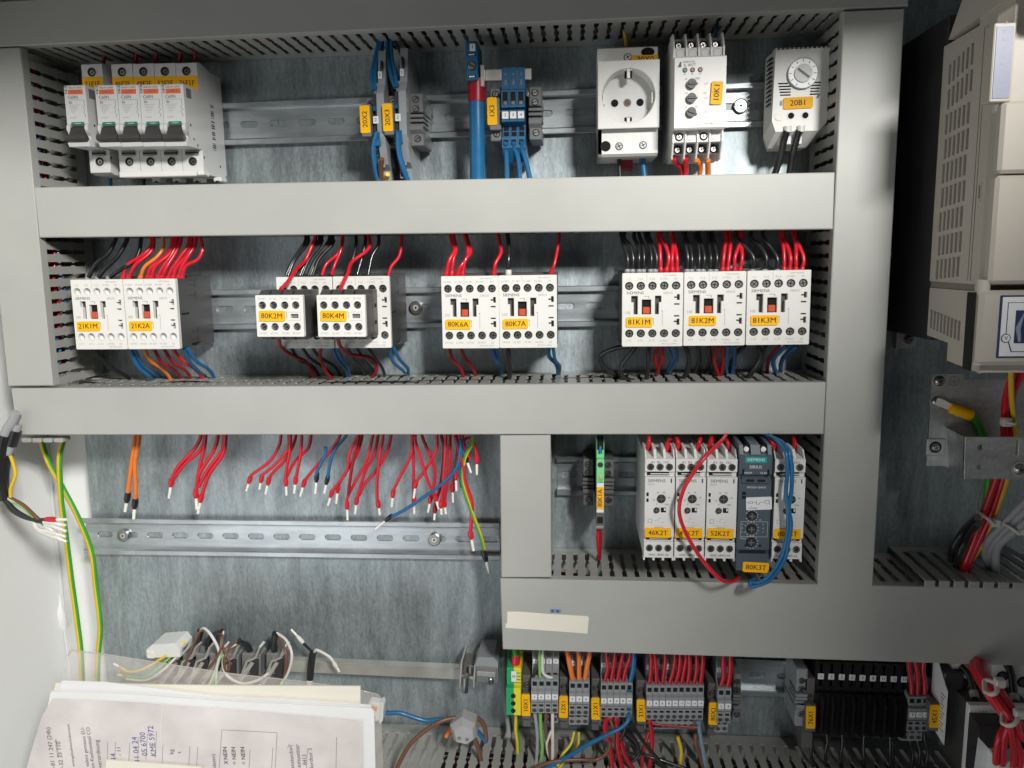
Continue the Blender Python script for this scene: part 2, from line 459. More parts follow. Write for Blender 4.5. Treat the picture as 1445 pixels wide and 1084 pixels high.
H = 76.0
def lid_mesh(q, y0=-H, y1=-H + 9, c=.7, m=DUCT):
    """q: four (x,z) corners TL TR BR BL"""
    cx = sum(p[0] for p in q) / 4; cz = sum(p[1] for p in q) / 4
    ins = [(p[0] + math.copysign(c, cx - p[0]), p[1] + math.copysign(c, cz - p[1])) for p in q]
    v = [(p[0], y0, p[1]) for p in ins] + [(p[0], y0 + c, p[1]) for p in q] + [(p[0], y1, p[1]) for p in q]
    f = [(0, 1, 2, 3)]
    for a in (0, 4):
        for i in range(4): f.append((a + i, a + (i + 1) % 4, a + 4 + (i + 1) % 4, a + 4 + i))
    f.append((8, 9, 10, 11))
    return MB().add(v, f, m)

def tooth_mesh(length, hook=0, w=3.1):
    # outline in (u, y): y from -14 (root) to -length, two shallow necks on each side
    ys = [-14, -14.5]
    e = [(w - 1.0, -13), (w, -14.5)]
    for k in (.33, .68):
        yc = -14 - (length - 14) * k
        e += [(w, yc + 3.0), (w + .95, yc + 1.0), (w + .95, yc - .4), (w, yc - 2.4)]
    e += [(w, -length)]
    poly = e + [(-a, b) for a, b in reversed(e)]
    g = MB().prism(poly, 2, -.65, .65, DUCTIN)
    if hook:
        g.box(-w - .9, w + .9, -length - 1.2, -length + .6, -hook + .4, .65, DUCTIN, .5)
    return g.mesh('comb_tooth')
TOOTH = tooth_mesh(68.5); TOOTH_HOOK = tooth_mesh(77.2, 5.5); TOOTH_OPEN = tooth_mesh(75)

def comb(root, a, b, mesh=TOOTH, pitch=10.0, start=6.0, inset=(0, 0), strip=True, skip=()):
    """teeth along the straight line a-b (x,z); children of root"""
    a = Vector((a[0] + inset[0], a[1] + inset[1])); b = Vector((b[0] + inset[0], b[1] + inset[1]))
    L = (b - a).length; d = (b - a) / L; ang = -math.atan2(d.y, d.x)
    n = int((L - start) / pitch) + 1
    for i in range(n):
        if i in skip: continue
        p = a + d * (start + i * pitch)
        o = part('comb_tooth', mesh, root)
        o.location = (p.x * MM, 0, p.y * MM); o.rotation_euler = (0, ang, 0)
    if strip:
        s = part('comb_base', MB().box(0, L, -14.0, -1, -.65, .65, DUCTIN), root)
        s.location = (a.x * MM, 0, a.y * MM); s.rotation_euler = (0, ang, 0)

def duct(label, q, combs, floor=True, lid=True, y0=-H, walls=()):
    root = thing('wiring_duct', label, 'wiring duct', (0, 0, 0), 0, 'slotted wiring ducts on the plate')
    if lid: part('lid', lid_mesh(q, y0), root)
    if floor:
        c = 1.5
        part('channel_base', MB().prism([(q[3][0] + c, q[3][1] + c), (q[2][0] - c, q[2][1] + c), (q[1][0] - c, q[1][1] - c), (q[0][0] + c, q[0][1] - c)], 1, -2.2, -.3, DUCTIN), root)
    for k in combs: comb(root, **k)
    for (a, b) in walls: part('side_wall', MB().prism([(a[0], a[1]), (b[0], b[1]), (b[0] + .01, b[1] + 1.2), (a[0] + .01, a[1] + 1.2)] if abs(a[0] - b[0]) > abs(a[1] - b[1]) else [(a[0], a[1]), (b[0], b[1]), (b[0] + 1.2, b[1]), (a[0] + 1.2, a[1])], 1, -H + 8, -1, DUCTIN), root)
    return root
def Q(*px): return [((p := at(x, y, H)).x, p.z) for x, y in px]

qT = [(-480, 199), (235.4, 207), (235.4, 173.4), (-480, 166.2)]
duct('top horizontal grey duct in the shade of the cabinet roof', qT,
     [dict(a=qT[3], b=qT[2], inset=(0, 1.2), start=52)], walls=[(( -480, 196), (235, 203))])
qL = [(-461, 165.4), (-422.7, 165.8), (-422.7, -96.6), (-461, -96.9)]
duct('grey vertical duct beside the breakers, nearest the cabinet wall', qL,
     [dict(a=(qL[1][0], 160), b=(qL[2][0], -97), inset=(-1.2, 0), start=4)], walls=[((-459.6, 165), (-459.6, -96))])
qR = [(190.9, 171.4), (233, 171.9), (232.8, -257), (190.7, -256.2)]
duct('long grey vertical duct between the relays and the drive', qR,
     [dict(a=(qR[0][0], 168), b=(qR[3][0], -256), inset=(1.2, 0), start=3)], walls=[((230.4, 170), (230.4, -256))])
q1 = Q((47.6, 264.6), (1178.3, 243.2), (1175.5, 323.5), (55.3, 335.4))
duct('horizontal grey duct between the breakers and the contactors', q1,
     [dict(a=q1[3], b=q1[2], inset=(0, 1.2), start=5, pitch=10)], walls=[((q1[0][0], q1[0][1] - 2.4), (q1[1][0], q1[1][1] - 2.4))])
q2 = Q((15.2, 548.4), (1165.9, 539.4), (1162.4, 613.0), (23.9, 613.9))
duct('horizontal grey duct under the row of contactors', q2,
     [dict(a=q2[0], b=q2[1], inset=(0, -1.2), start=47)], walls=[((q2[3][0], q2[3][1] + 1.4), (q2[2][0], q2[2][1] + 1.4))])
q3 = Q((705.5, 615.0), (776.8, 614.4), (778.0, 815.2), (707.4, 815.2))
duct('short grey vertical duct beside the green terminal', q3,
     [dict(a=q3[1], b=q3[2], inset=(-1.2, 0), start=4)], walls=[((q3[0][0] + 1, q3[0][1]), (q3[3][0] + 1, q3[3][1]))])
q4 = Q((705.9, 816.8), (1500, 831.2), (1500, 941.9), (709.5, 916.8))
d4 = duct('wide horizontal grey duct with a white paper strip on it', q4,
     [dict(a=(-20, q4[0][1]), b=(194, q4[0][1] - .1), inset=(0, -1.2), start=6),
      dict(a=(236, q4[0][1]), b=(272, q4[0][1] - .3), inset=(0, -1.2), start=3, pitch=11),
      dict(a=(272, q4[0][1]), b=(q4[1][0], q4[1][1]), inset=(0, 4.6), start=3, pitch=11, mesh=TOOTH_HOOK)], walls=[((q4[3][0], q4[3][1] + 1.4), (q4[2][0], q4[2][1] + 1.4))])
# the lowest duct has lost its cover
a5 = at(470, 1019, 0); b5 = at(1450, 1052, 0)
d5 = thing('wiring_duct', 'open slotted duct below the terminal strips, its cover missing', 'wiring duct', (0, 0, 0), 0, 'slotted wiring ducts on the plate')
comb(d5, (a5.x, a5.z), (b5.x, b5.z), mesh=TOOTH_OPEN, pitch=10, start=0)
part('channel_base', MB().box(a5.x, b5.x, -2.2, -.3, a5.z - 62, a5.z - 4, DUCTIN), d5)
# stub of duct wall whose tips show under the left end of the second horizontal duct
for i in range(4):
    p = at(40 + i * 15.2, 620, 66)
    part('bent_tip', MB().box(p.x - 3.9, p.x + 3.9, -70, -58, p.z - 2.2, p.z + 1.6, DUCTIN, .8), bpy.data.objects['wiring_duct.004'])

# ---------------------------------------------------------------- rails
def rail(label, LT, LB, RT, RB, screws=(), y=0.0, slot_pitch=25.0, phase=6):
    a, b, c, d = [at(x, yy, 7.5 + y) for x, yy in (LT, LB, RT, RB)]
    z0 = (a.z + b.z) / 2; z1 = (c.z + d.z) / 2; L = (c - a).length
    rot = -math.atan2(z1 - z0, c.x - a.x)
    r = thing('mounting_rail', label, 'mounting rail', (a.x, -y, z0), rot, 'metal mounting rails')
    web = MB(); holes = []
    x = phase
    while x + 16 < L:
        holes.append(rrect(x, x + 15, -2.7, 2.7, 2.6, 4)); x += slot_pitch
    plate_holes(web, rect(0, L, -13.3, 13.3), holes, -1.2, .9, RAIL, .15)
    part('rail_web', web, r)
    for s, nm in ((1, 'rail_flange'), (-1, 'rail_flange')):
        g = MB()
        prof = [(-2.0, s * 12.2), (-6.4, s * 12.2), (-7.5, s * 13.2), (-7.5, s * 16.8), (-6.9, s * 17.5), (-6.2, s * 17.3), (-6.3, s * 13.8), (-5.8, s * 13.3), (-1.2, s * 13.3), (-1.2, s * 12.2)]
        g.prism(prof, 0, 0, L, RAIL)
        part(nm, g, r)
    for (sx, sy) in screws:
        p = at(sx, sy, 3 + y)
        u = p.x - a.x
        g = MB().cyl((0, -4.6, 0), 1, 5.0, .5, SCREW, 18, r2=5.8).cyl((0, -4.1, 0), 1, 5.8, 2.4, SCREW, 18)
        g.cyl((0, -4.75, 0), 1, 2.7, .2, INKM, 14).cyl((0, -4.9, 0), 1, 2.5, .2, STEEL, 14).cyl((0, -5.0, 0), 1, 1.0, .2, HOLE, 6)
        part('rail_screw', g, r, None, (u, 0, -(p.x - a.x) * 0 + 0))
    return r
rail('slotted rail behind the breakers and the socket', (90, 153.5), (90, 213), (1160, 111), (1160, 177), screws=((1045, 152),), phase=2)
rail('slotted rail behind the row of contactors', (90, 412), (90, 466), (1150, 399), (1150, 460), screws=((587, 433),), phase=10)
rail('empty slotted rail with two screws below the hanging wires', (114, 733), (118, 781), (704, 738), (704, 791.5), screws=((174, 751), (613, 758)), phase=11, slot_pitch=24)
rail('slotted rail behind the green terminal and the timer relays', (786, 645), (786, 699), (1150, 647), (1150, 702), phase=3)
rail('slotted rail behind the numbered terminal strips', (730, 922), (730, 964), (1330, 943), (1330, 994), phase=8)
# ================================================================ devices
def mesh_screw_terminal(r, y, depth=4.2, wall=WHITE, rot=.6, head=True):
    g = MB().cyl((0, y + .2, 0), 1, r, depth, wall, 14, caps=False)
    g.cyl((0, y + depth, 0), 1, r, .2, HOLE if head else wall, 14)
    if head: g.screw(.25, y + depth * .45, -.1, r * .82, rot)
    return g.mesh('screw_terminal')

# ---------- contactors
CW, CH, CD = 44.6, 56.0, 74.0
XS = [-17.2, -8.7, -.2, 8.4, 17.0]
def contactor_face():
    holes = [circ(x, 18.2, 3.05) for x in XS] + [circ(x + .3, -18.0, 3.05) for x in XS]
    holes += [[(-15.6, 10.6), (-15.6, 5.8), (-13.8, 5.8), (-13.8, -3.4), (-10.8, -3.4), (-10.8, 10.6)],
              rect(-7.8, -1.0, -3.4, 7.8),
              [(1.8, 10.6), (1.8, -3.4), (4.7, -3.4), (4.7, 5.8), (6.4, 5.8), (6.4, 10.6)],
              [(15.8, 9.9), (15.8, 8.8), (17.8, 8.8), (17.8, 7.3), (19.8, 7.3), (19.8, 11.6), (17.8, 11.6), (17.8, 9.9)],
              rect(15.8, 19.6, 3.7, 4.7), rect(15.8, 19.6, -5.3, -4.3),
              [(15.8, -8.4), (15.8, -9.6), (17.8, -9.6), (17.8, -11.6), (19.8, -11.6), (19.8, -7.0), (17.8, -7.0), (17.8, -8.4)]]
    g = MB(); plate_holes(g, rrect(-CW / 2, CW / 2, -CH / 2, CH / 2, .8, 2), holes, -CD, 4.6, WHITE, .3)
    return g.mesh('face_plate')
def contactor_housing():
    h = CW / 2 - .35
    g = MB().prism([(-69.45, 27.4), (-69.45, -27.4), (-52, -27.4), (-52, -25.2), (-34, -25.2), (-34, -29.2), (-9, -29.2), (-9, 29.4), (-34, 29.4), (-34, 25.6), (-52, 25.6), (-52, 27.4)], 0, -h, h, CHAR)
    for z in (22.5, -22.5, 14, -16):
        g.box(h, h + .35, -50, -42, z - .5, z + .5, BLACK); g.box(h, h + .35, -40, -38.5, z - 2.5, z + 2.5, BLACK)
    g.box(h, h + .5, -66, -54, -1.2, .2, HOLE); g.box(h, h + .9, -66, -55, .2, 1.0, CHAR)
    for i in range(5):
        x = XS[i]
        for s in (1, -1):
            g.box(x - 3.2, x + 3.2, -66, -56, s * 27.3, s * 27.9, HOLE)
            g.box(x + 3.5, x + 4.6, -69, -53, s * 27.3, s * 28.0, CHAR)
    return g.mesh('housing')
def contactor_print(kind):
    top, bot, code = {'P': (['1 L1', '3 L2', '5 L3', '13 NO', 'A1'], ['2 T1', '4 T2', '6 T3', '14 NO', 'A2'], '10E'),
                      'A': (['13 NO', '23 NO', '33 NO', '43 NO', 'A1'], ['14 NO', '24 NO', '34 NO', '44 NO', 'A2'], '40E'),
                      'C': (['13 NO', '21 NC', '31 NC', '43 NO', 'A1'], ['14 NO', '22 NC', '32 NC', '44 NO', 'A2'], '22E')}[kind]
    g = MB(); y = -CD - .05
    for x, a, b in zip(XS, top, bot):
        g.text(a, 2.2, x - .3, 23.4, y, INKL); g.text(b, 2.2, x, -23.6, y, INKL)
    g.text('230V 50/60Hz', 1.7, 12.5, 25.9, y, INKL); g.text('3RT1015-1AP01', 1.7, 12.5, -26.0, y, INKL)
    g.text('SIEMENS', 3.1, -12.8, 12.9, y, INKM, sx=1.12); g.text('SIRIUS', 2.5, 11.2, 12.7, y, INKL); g.text(code, 3.0, -18.0, -2.2, y, INKL)
    g.box(7.1, 7.5, y + .02, y + .06, -12.4, -1.0, INKL); g.box(6.6, 7.5, y + .02, y + .06, -1.0, -.5, INKM)
    g.box(.7, 1.0, y + .02, y + .06, -11.5, -6.6, INKM); g.box(-.3, 1.0, y + .02, y + .06, -6.6, -6.2, INKM)
    g.box(-6.5, -2.5, y + .02, y + .06, 10.2, 10.5, INKM); g.box(-2.9, -2.5, y + .02, y + .06, 8.6, 10.2, INKM)
    g.box(-4.45, -4.2, y + .02, y + .05, 21, CH / 2 - .6, INKL)
    return g.mesh('printing')
FACE, HOUS = contactor_face(), contactor_housing()
PRN = {k: contactor_print(k) for k in 'PAC'}
ST_SCR = [mesh_screw_terminal(3.05, -CD, 4.4, CHAR, r) for r in (.2, .9, 1.4)]
ST_EMP = mesh_screw_terminal(3.05, -CD, 4.4, WHITE2, 0, False)
BTN = MB().box(-6.9, -1.9, -73.4, -68, -2.9, 2.2, REDO, .3).box(-7.8, -1.0, -70.6, -69, -3.4, 7.8, HOLE).mesh('indicator_slide')
CONT_GROUP = 'white contactors on the second rail'
def contactor(st, x, z, kind, label, rot=0.0, empty=False, xs=1.0, lab=(-9.7, -9.2), skip_top=()):
    t = thing('contactor', label, 'contactor', (x, 0, z + random.uniform(-.25, .25)), rot + random.uniform(-.004, .004), CONT_GROUP)
    t.scale = (xs, 1, 1)
    fp = part('face_plate', FACE, t); part('housing', HOUS, t); part('printing', PRN[kind], fp); part('indicator_slide', BTN, fp)
    for i, xx in enumerate(XS):
        for zz, dx in ((18.2, 0), (-18.0, .3)):
            part('screw_terminal', ST_EMP if empty else random.choice(ST_SCR), fp, None, (xx + dx, 0, zz))
    if st: yellow_label(t, st, lab[0], lab[1], -CD, 19.5, 7.6, 5.7)
    return t
cz = -39.2
contactor('21K1M', -379.6, cz, 'P', 'white contactor labelled 21K1M, first beside the slotted vertical duct', .004, True, .965)
contactor('21K2A', -336.0, cz, 'A', 'white contactor labelled 21K2A with its black flank showing', .004, True, .965)
contactor('', -210.6, cz - .2, 'P', 'contactor half hidden behind the small block labelled 80K2M', .003)
contactor('', -165.2, cz - .2, 'P', 'contactor half hidden behind the small block labelled 80K4M', .003)
contactor('80K6A', -80.0, cz - .5, 'C', 'white contactor labelled 80K6A with two pairs of red wires on top', .0)
contactor('80K7A', -35.3, cz - .3, 'C', 'white contactor labelled 80K7A with a single black wire on top', .0)
contactor('81K1M', 59.6, cz + .2, 'P', 'white contactor labelled 81K1M, first of the group of three', -.004, xs=1.03)
contactor('81K2M', 106.2, cz + .7, 'P', 'white contactor labelled 81K2M, in the middle of the group of three', -.006, xs=1.035, lab=(-8.6, -8.8))
contactor('81K3M', 153.4, cz + 1.0, 'P', 'white contactor labelled 81K3M, nearest the long vertical duct', -.008, xs=1.05)

# ---------- auxiliary contact blocks
def aux_block(st, x, z, label):
    t = thing('auxiliary_contact_block', label, 'contact block', (x, 0, z), .004, 'small contact blocks clipped on contactors')
    xs = [-12.9, -4.4, 4.1, 12.3]; g = MB()
    plate_holes(g, rrect(-17.9, 17.9, -15.4, 15.4, .7, 2), [circ(a, 7.9, 2.75) for a in xs] + [circ(a + .4, -8.0, 2.75) for a in xs] + [rect(8.2, 14.0, -1.6, 1.4)], -115, 4.6, WHITE, .3)
    fp = part('face_plate', g, t)
    g = MB().box(-17.4, 17.4, -110.4, -74.3, -15.2, 15.2, CHAR, .6)
    for i in range(4):
        a = -13.2 + i * 8.8
        g.prism([(-110, 15.1), (-104, 18.6), (-92, 18.6), (-90, 15.1)], 0, a - 3.9, a + 3.3, CHAR)
        g.prism([(-110, -15.1), (-105, -18.2), (-92, -18.2), (-90, -15.1)], 0, a - 3.9, a + 3.3, CHAR)
    g.box(-17.6, 17.6, -90, -74.2, -18, 18.2, CHAR, .6)
    for z in (6, -7): g.box(17.3, 17.9, -84, -79, z - 1.4, z + 1.4, HOLE)
    g.box(8.4, 13.8, -112.5, -110, -1.4, 1.2, CLAMP)
    part('housing', g, t)
    g = MB(); y = -115.05
    for a, s, b in zip(xs, ['53 NO', '61 NC', '71 NC', '83 NO'], ['54 NO', '62 NC', '72 NC', '84 NO']):
        g.text(s, 2.1, a, 12.7, y, INKL)
    part('printing', g, fp); g = MB()
    for a, b in zip(xs, ['54 NO', '62 NC', '72 NC', '84 NO']): g.text(b, 2.1, a, -12.8, y, INKL)
    part('printing', g, fp); g = MB()
    for q in ((6.5, 15.6, 2.7, 3.0), (6.5, 15.6, -3.3, -3.0), (15.4, 15.6, -3.3, 3.0)): g.box(q[0], q[1], y + .02, y + .05, q[2], q[3], INKL)
    g.box(4.6, 5.4, y + .02, y + .05, 2.8, 3.2, INKM); g.box(5.1, 5.4, y + .02, y + .05, -1.5, 3.2, INKM)
    part('printing', g, fp)
    for a in xs:
        for zz, dx in ((7.9, 0), (-8.0, .4)):
            part('screw_terminal', AUXS[random.randrange(3)], fp, None, (a + dx, 0, zz))
    yellow_label(t, st, -5.6, .1, -115, 19.4, 7.8, 5.6)
AUXS = [mesh_screw_terminal(2.75, -115, 4.4, CHAR, r) for r in (.1, .7, 1.3)]
aux_block('80K2M', -216.4, -38.9, 'small black and white block labelled 80K2M clipped on a contactor')
aux_block('80K4M', -170.2, -39.2, 'small black and white block labelled 80K4M clipped on a contactor')

# ---------- circuit breakers (origin: centre of the nose)
def breaker_meshes():
    w = 8.55
    prof = [(-52, 43.5), (-52, 22.6), (-77.2, 22.6), (-78, 21.6), (-78, -6), (-75.5, -8), (-75.5, -17), (-79.5, -20.5), (-78, -23), (-54, -22.5), (-52, -23), (-52, -40), (-46, -41.5), (-12, -41.5), (-8, -38), (-8, 41), (-28, 41), (-44, 44.5), (-49, 44.5)]
    g = MB().prism([(a, b - 1.5) for a, b in prof], 0, -w, w, BRK)
    for s in (-1, 1):  # rounded cheeks beside the toggle
        g.prism([(-78.3 + 3.2 * (1 - math.cos(t)) - 3.0 * math.sin(t), -8 - 12 * t / math.pi) for t in [math.pi * i / 8 for i in range(9)]] + [(-74, -20), (-74, -8)], 0, s * w, s * (w - 2.7), BRK)
    g.box(w, w + .2, -74, -66, 12, 19, CLAMP)
    for a, b in ((-70, -8), (-60, -22), (-66, -18), (-20, -34), (-50, -30)): g.cyl((w, a, b), 0, 1.0, .15, HOLE, 8)
    for i in range(22):
        if i % 5 != 4: g.box(w, w + .1, -32, -26, -22 + i * 1.7, -22 + i * 1.7 + (1.1 if i % 3 else .5), INK)
    g.text('21601458  3', 2.2, 0, 0, w + .1, INKM) if False else None
    g.box(-5.2, 5.2, -53.9, -52, -26.0, -25.0, CLAMP); g.box(-5.2, 5.2, -53.9, -52, -28.2, -27.2, CLAMP); g.box(-5.2, 5.2, -53.7, -52, -27.2, -26.0, HOLE)
    body = g.mesh('breaker_body')
    g = MB()
    g.prism([(-75.3, -8.2), (-79, -10.5), (-82.4, -17), (-83.2, -19.2), (-80.6, -20.8), (-76.2, -18.4), (-74, -18.2)], 0, -5.4, 5.4, CHAR)
    g.prism([(-81, -15.5), (-82.9, -16.6), (-83.6, -19.4), (-80.8, -20.9), (-78, -19.2)], 0, -8.2, 8.2, CHAR)
    tog = g.mesh('toggle')
    ind = MB().box(-5.2, 5.2, -78.2, -75.0, -8.4, -6.2, GREENI, .2).box(-2, 2.6, -78.3, -78.1, -7.6, -7.2, INKW).mesh('green_indicator')
    g = MB(); y = -78.1
    g.box(-5.6, 6.2, y + .02, y + .08, 14.2, 17.8, ORL); g.text('multi 9', 2.6, .3, 16.0, y - .03, INKM)
    g.text('MERLIN GERIN', 1.75, .3, 19.0, y, INKM); g.box(-8, -6.4, y, y + .08, 14.8, 20.6, INKM); g.box(-7.6, -6.8, y - .03, y, 15.5, 16.7, BRK); g.box(-7.6, -6.8, y - .03, y, 17.8, 19.6, BRK)
    g.text('C60N', 3.3, -2.1, 12.0, y, INKM); g.box(-5.8, 6.8, y, y + .06, 10.0, 10.2, INKM); g.text('B6', 2.5, -4.3, 8.2, y, INKM)
    for i, (a, b) in enumerate(((-5.8, 3.0), (-5.4, 1.0), (-5.4, 1.5), (-4.6, 0), (-4.6, -.6), (-3.6, -1.8))): g.box(a, b, y, y + .06, 6.3 - i * 1.15, 6.6 - i * 1.15, INKL)
    g.text('230/400V', 1.4, -3.0, -3.0, y, INKL)
    zz = [9.8, 5.5, 4.2, 2.4, .8, -.6, -2.8]; xx = [6.4, 6.4, 5.4, 6.8, 5.2, 6.6, 6.4]
    for i in range(6): g.prism([(xx[i], zz[i]), (xx[i] + .3, zz[i]), (xx[i + 1] + .3, zz[i + 1]), (xx[i + 1], zz[i + 1])], 1, y, y + .06, INKM)
    prn = g.mesh('printing')
    sc = MB().cyl((0, -52.35, 0), 1, 4.6, .5, WHITE2, 18).cyl((0, -52.5, 0), 1, 3.9, .2, INKL, 18).cyl((0, -52.6, 0), 1, 3.3, .2, HOLE, 14)
    sc.screw(.5, -53.0, -.3, 2.1, .5); return body, tog, ind, prn, sc.mesh('screw_terminal')
BM = breaker_meshes()
def breaker(st, px, py, label):
    p = at(px, py, 78)
    t = thing('circuit_breaker', label, 'circuit breaker', (p.x, 0, p.z), -.004, 'miniature circuit breakers')
    bb = part('breaker_body', BM[0], t); part('toggle', BM[1], t); part('green_indicator', BM[2], t); part('printing', BM[3], bb)
    part('screw_terminal', BM[4], bb, None, (0, 0, 36.0)); part('screw_terminal', BM[4], bb, None, (0, 0, -33.0))
    g = MB().box(-8.4, 8.4, -52.9, -52.1, 21.2, 32.2, YEL, .2); g.text(st, 6.0, 0, 26.6, -53.0, INK, sx=.86)
    part('yellow_label', g, t, 'yellow label reading ' + st)
    return t
breaker('21F1F', 108.5, 160.5, 'single breaker labelled 21F1F standing apart beside the slotted duct')
bx = []
for i, s in enumerate(('46F2F', '49F2F', '52F2F', '76F1F')):
    t = breaker(s, 152.3 + i * 31.2, 160.4 - i * .35, ['white breaker labelled 46F2F, first of the block of four', 'white breaker labelled 49F2F, second of the block of four',
            'white breaker labelled 52F2F, third of the block of four', 'white breaker labelled 76F1F, end of the block with its bare flank showing'][i]); bx.append(t)
a = bx[0].location / MM; b = bx[3].location / MM
g = MB().box(a.x - 8, b.x + 9.5, -55, -44, a.z - 45.5, a.z - 40.8, WHITE, .6).box(b.x + 5.5, b.x + 11, -58, -50, a.z - 45.2, a.z - 41.2, WHITE, .6)
t = thing('comb_busbar', 'white comb busbar running under the block of four breakers', 'busbar')
part('cover', g, t)
for i in range(4):
    c = bx[i].location / MM
    part('lower_clamp', MB().box(c.x + 6, c.x + 13, -30, -18, c.z - 47, c.z - 43.2, WHITE2, .8).cyl((c.x + 9.5, -28, c.z - 47.2), 2, 2.2, 1, HOLE, 10), t)

# ---------- timer relays (origin: middle of the whole front)
def relay_meshes():
    w = 11.1; y = -98
    prof = [(-98, 23.4), (-98, -23.6), (-94.5, -23.6), (-94.5, -27.5), (-96.5, -28), (-96.5, -40.6), (-90, -41), (-10, -41), (-10, 38), (-84, 38), (-96.5, 37), (-96.5, 27.2), (-94.5, 26.8), (-94.5, 23.4)]
    g = MB().prism(prof, 0, -w, w, WHITE2)
    for x in (-10.7, -3.6, 3.6, 10.7):
        hw = .5 if abs(x) > 9 else .9
        g.prism([(-95.5, 36.5), (-90, 43), (-70, 43.5), (-70, 36)], 0, x - hw * (1 if x > -9 else .7), x + hw * (1 if x < 9 else .7), WHITE2)
        g.box(x - .8 if x < 9 else x - .4, x + .8 if x > -9 else x + .4, -96, -88, -43, -40, WHITE2)
    g.box(-9.5, 7, -95.4, -94.3, 24.3, 26.6, HOLE); g.box(-9.5, 9.5, -95.2, -94.3, -26.8, -25.0, HOLE)
    g.box(-7, 8, -96.2, -95, 24.9, 25.7, WHITE2, .2); g.box(-7, 7, -96.2, -95, -26.2, -25.5, WHITE2, .2)
    body = g.mesh('relay_body')
    g = MB(); yy = y - .05
    g.text('SIEMENS', 3.4, -2.4, 20.4, yy, INKM, sx=1.05); g.text('SIRIUS', 1.9, -6.6, 17.6, yy, INKL)
    g.box(8.0, 8.9, yy, yy + .1, 18.9, 22.2, HOLE)
    for z in (9.8, 5.2): g.box(-10.0, -8.3, yy, yy + .1, z - 1.4, z + 1.4, HOLE)
    for s, a, b in (('20', -4.4, 5.4), ('40', -1.4, 11.2), ('60', 3.2, 11.4), ('80', 7.2, 7.4), ('0', -2.2, 2.2), ('100%', 5.4, 2.0)): g.text(s, 1.6, a, b, yy, INKM)
    g.box(1.0, 4.9, yy, yy + .1, -4.2, -.4, HOLE); g.box(3.4, 4.6, yy - .04, yy, -2.9, -.8, WHITE2)
    g.text('s', 2, -8.8, -2, yy, INKL)
    for a, b, c, d in ((-8.6, -5.4, -9.8, -9.4), (-8.6, -5.4, -12.6, -12.2), (-8.6, -8.2, -12.6, -9.4), (-5.8, -5.4, -12.6, -9.4), (-3.8, -2.0, -11, -10.7), (-1, -.7, -12.5, -9), (-1, 1.5, -9.3, -9), (1.2, 3.4, -12.2, -11.8), (-6.5, 5.5, -14.4, -14.2), (-3.6, 3.2, -16.2, -15.6)): g.box(a, b, yy, yy + .05, c, d, INKL)
    g.text('3RP1525-1AP30', 1.8, 0, -24.3, -98.05, INKL) if False else None
    p1_ = MB().text('A1  B1  15C', 2.5, 0, 34.4, -96.6, INKM, sx=1.1).mesh('printing'); p2_ = MB().text('16NC 18NO A2', 2.3, 0, -38.4, -96.6, INKM).mesh('printing')
    prn = (g.mesh('printing'), p1_, p2_)
    def knob(r):
        k = MB().cyl((0, y - 1.2, 0), 1, r * .93, .4, BLACK, 18, r2=r).cyl((0, y - .8, 0), 1, r, .8, BLACK, 18)
        return k.box(-r * .75, r * .75, y - 1.26, y - 1.2, -.25, .25, CLAMP).box(-.25, .25, y - 1.26, y - 1.2, -r * .6, r * .9, CLAMP).mesh('setting_knob')
    s = MB().cyl((0, -96.75, 0), 1, 2.75, .3, CHAR, 14).screw(0, -97.1, 0, 2.35, .5).mesh('screw_terminal')
    return body, prn, knob(3.3), knob(2.3), s
RM = relay_meshes()
def relay(st, px, py, label, xl=-1.2):
    p = at(px, py, 97)
    t = thing('timer_relay', label, 'relay', (p.x, 0, p.z), .003, 'timer relays beside the green terminal')
    rb = part('relay_body', RM[0], t); [part('printing', q_, rb) for q_ in RM[1]]
    part('setting_knob', RM[2], t, None, (1.2, 0, 6.6)); part('setting_knob', RM[3], t, None, (-2.2, 0, -2.5))
    for x in (-7, 0, 7):
        part('screw_terminal', RM[4], rb, None, (x, 0, 30.8)); part('screw_terminal', RM[4], rb, None, (x, 0, -33))
    yellow_label(t, st, xl, -20.2, -98, 19.6, 7.6, 5.3)
    return t
relay('46K2T', 930.5, 715, 'white timer relay labelled 46K2T, first of the row', -1.0)
relay('49K2T', 974.0, 715.3, 'white timer relay labelled 49K2T with a red wire looping over it', -.6)
relay('52K2T', 1018.0, 715.8, 'white timer relay labelled 52K2T beside the slate grey one', -.6)
relay('80K5T', 1113.0, 716.2, 'white timer relay partly hidden behind a pair of blue wires', -.6)

p = at(1063.5, 719, 98)
t = thing('timer_relay', 'slate grey timer relay labelled 80K3T between the white ones', 'relay', (p.x, 0, p.z), .004, 'timer relays beside the green terminal')
w = 11.9; y = -100.0
g = MB().prism([(y, 24), (y, -31), (y + 3, -31.6), (y + 3, -33.5), (y, -34), (y, -47.5), (-90, -48), (-10, -48), (-10, 45), (-88, 45), (y, 42), (y, 27.5), (y + 2.5, 27), (y + 2.5, 24)], 0, -w, w, SLATE)
for x0, x1 in ((-11.8, -9), (-3.5, 3.5), (9, 11.8)): g.prism([(y + 1, 41.5), (-95, 49), (-70, 50), (-70, 41)], 0, x0, x1, SLATE)
for x in (-6.3, 6.3): g.box(x - 2.4, x + 2.4, -94, -88, 41, 47.5, HOLE).cyl((x, -95, 45.6), 1, 2.0, 2, TIN, 10)
g.box(-10, 10, y - 1.6, y + 1, 21, 25.6, SLATE, .5).box(-7, -1.2, y - 1.8, y, 22.4, 24.2, HOLE).box(1.2, 7, y - 1.8, y, 22.4, 24.2, HOLE)
g.box(-9.6, -8.4, y - .8, y, 27, 31.5, HOLE).box(8.6, 9.8, y - .8, y, 27, 31.5, HOLE)
g.box(-9.5, 9.5, y - .3, y + .2, -33.3, -32, HOLE)
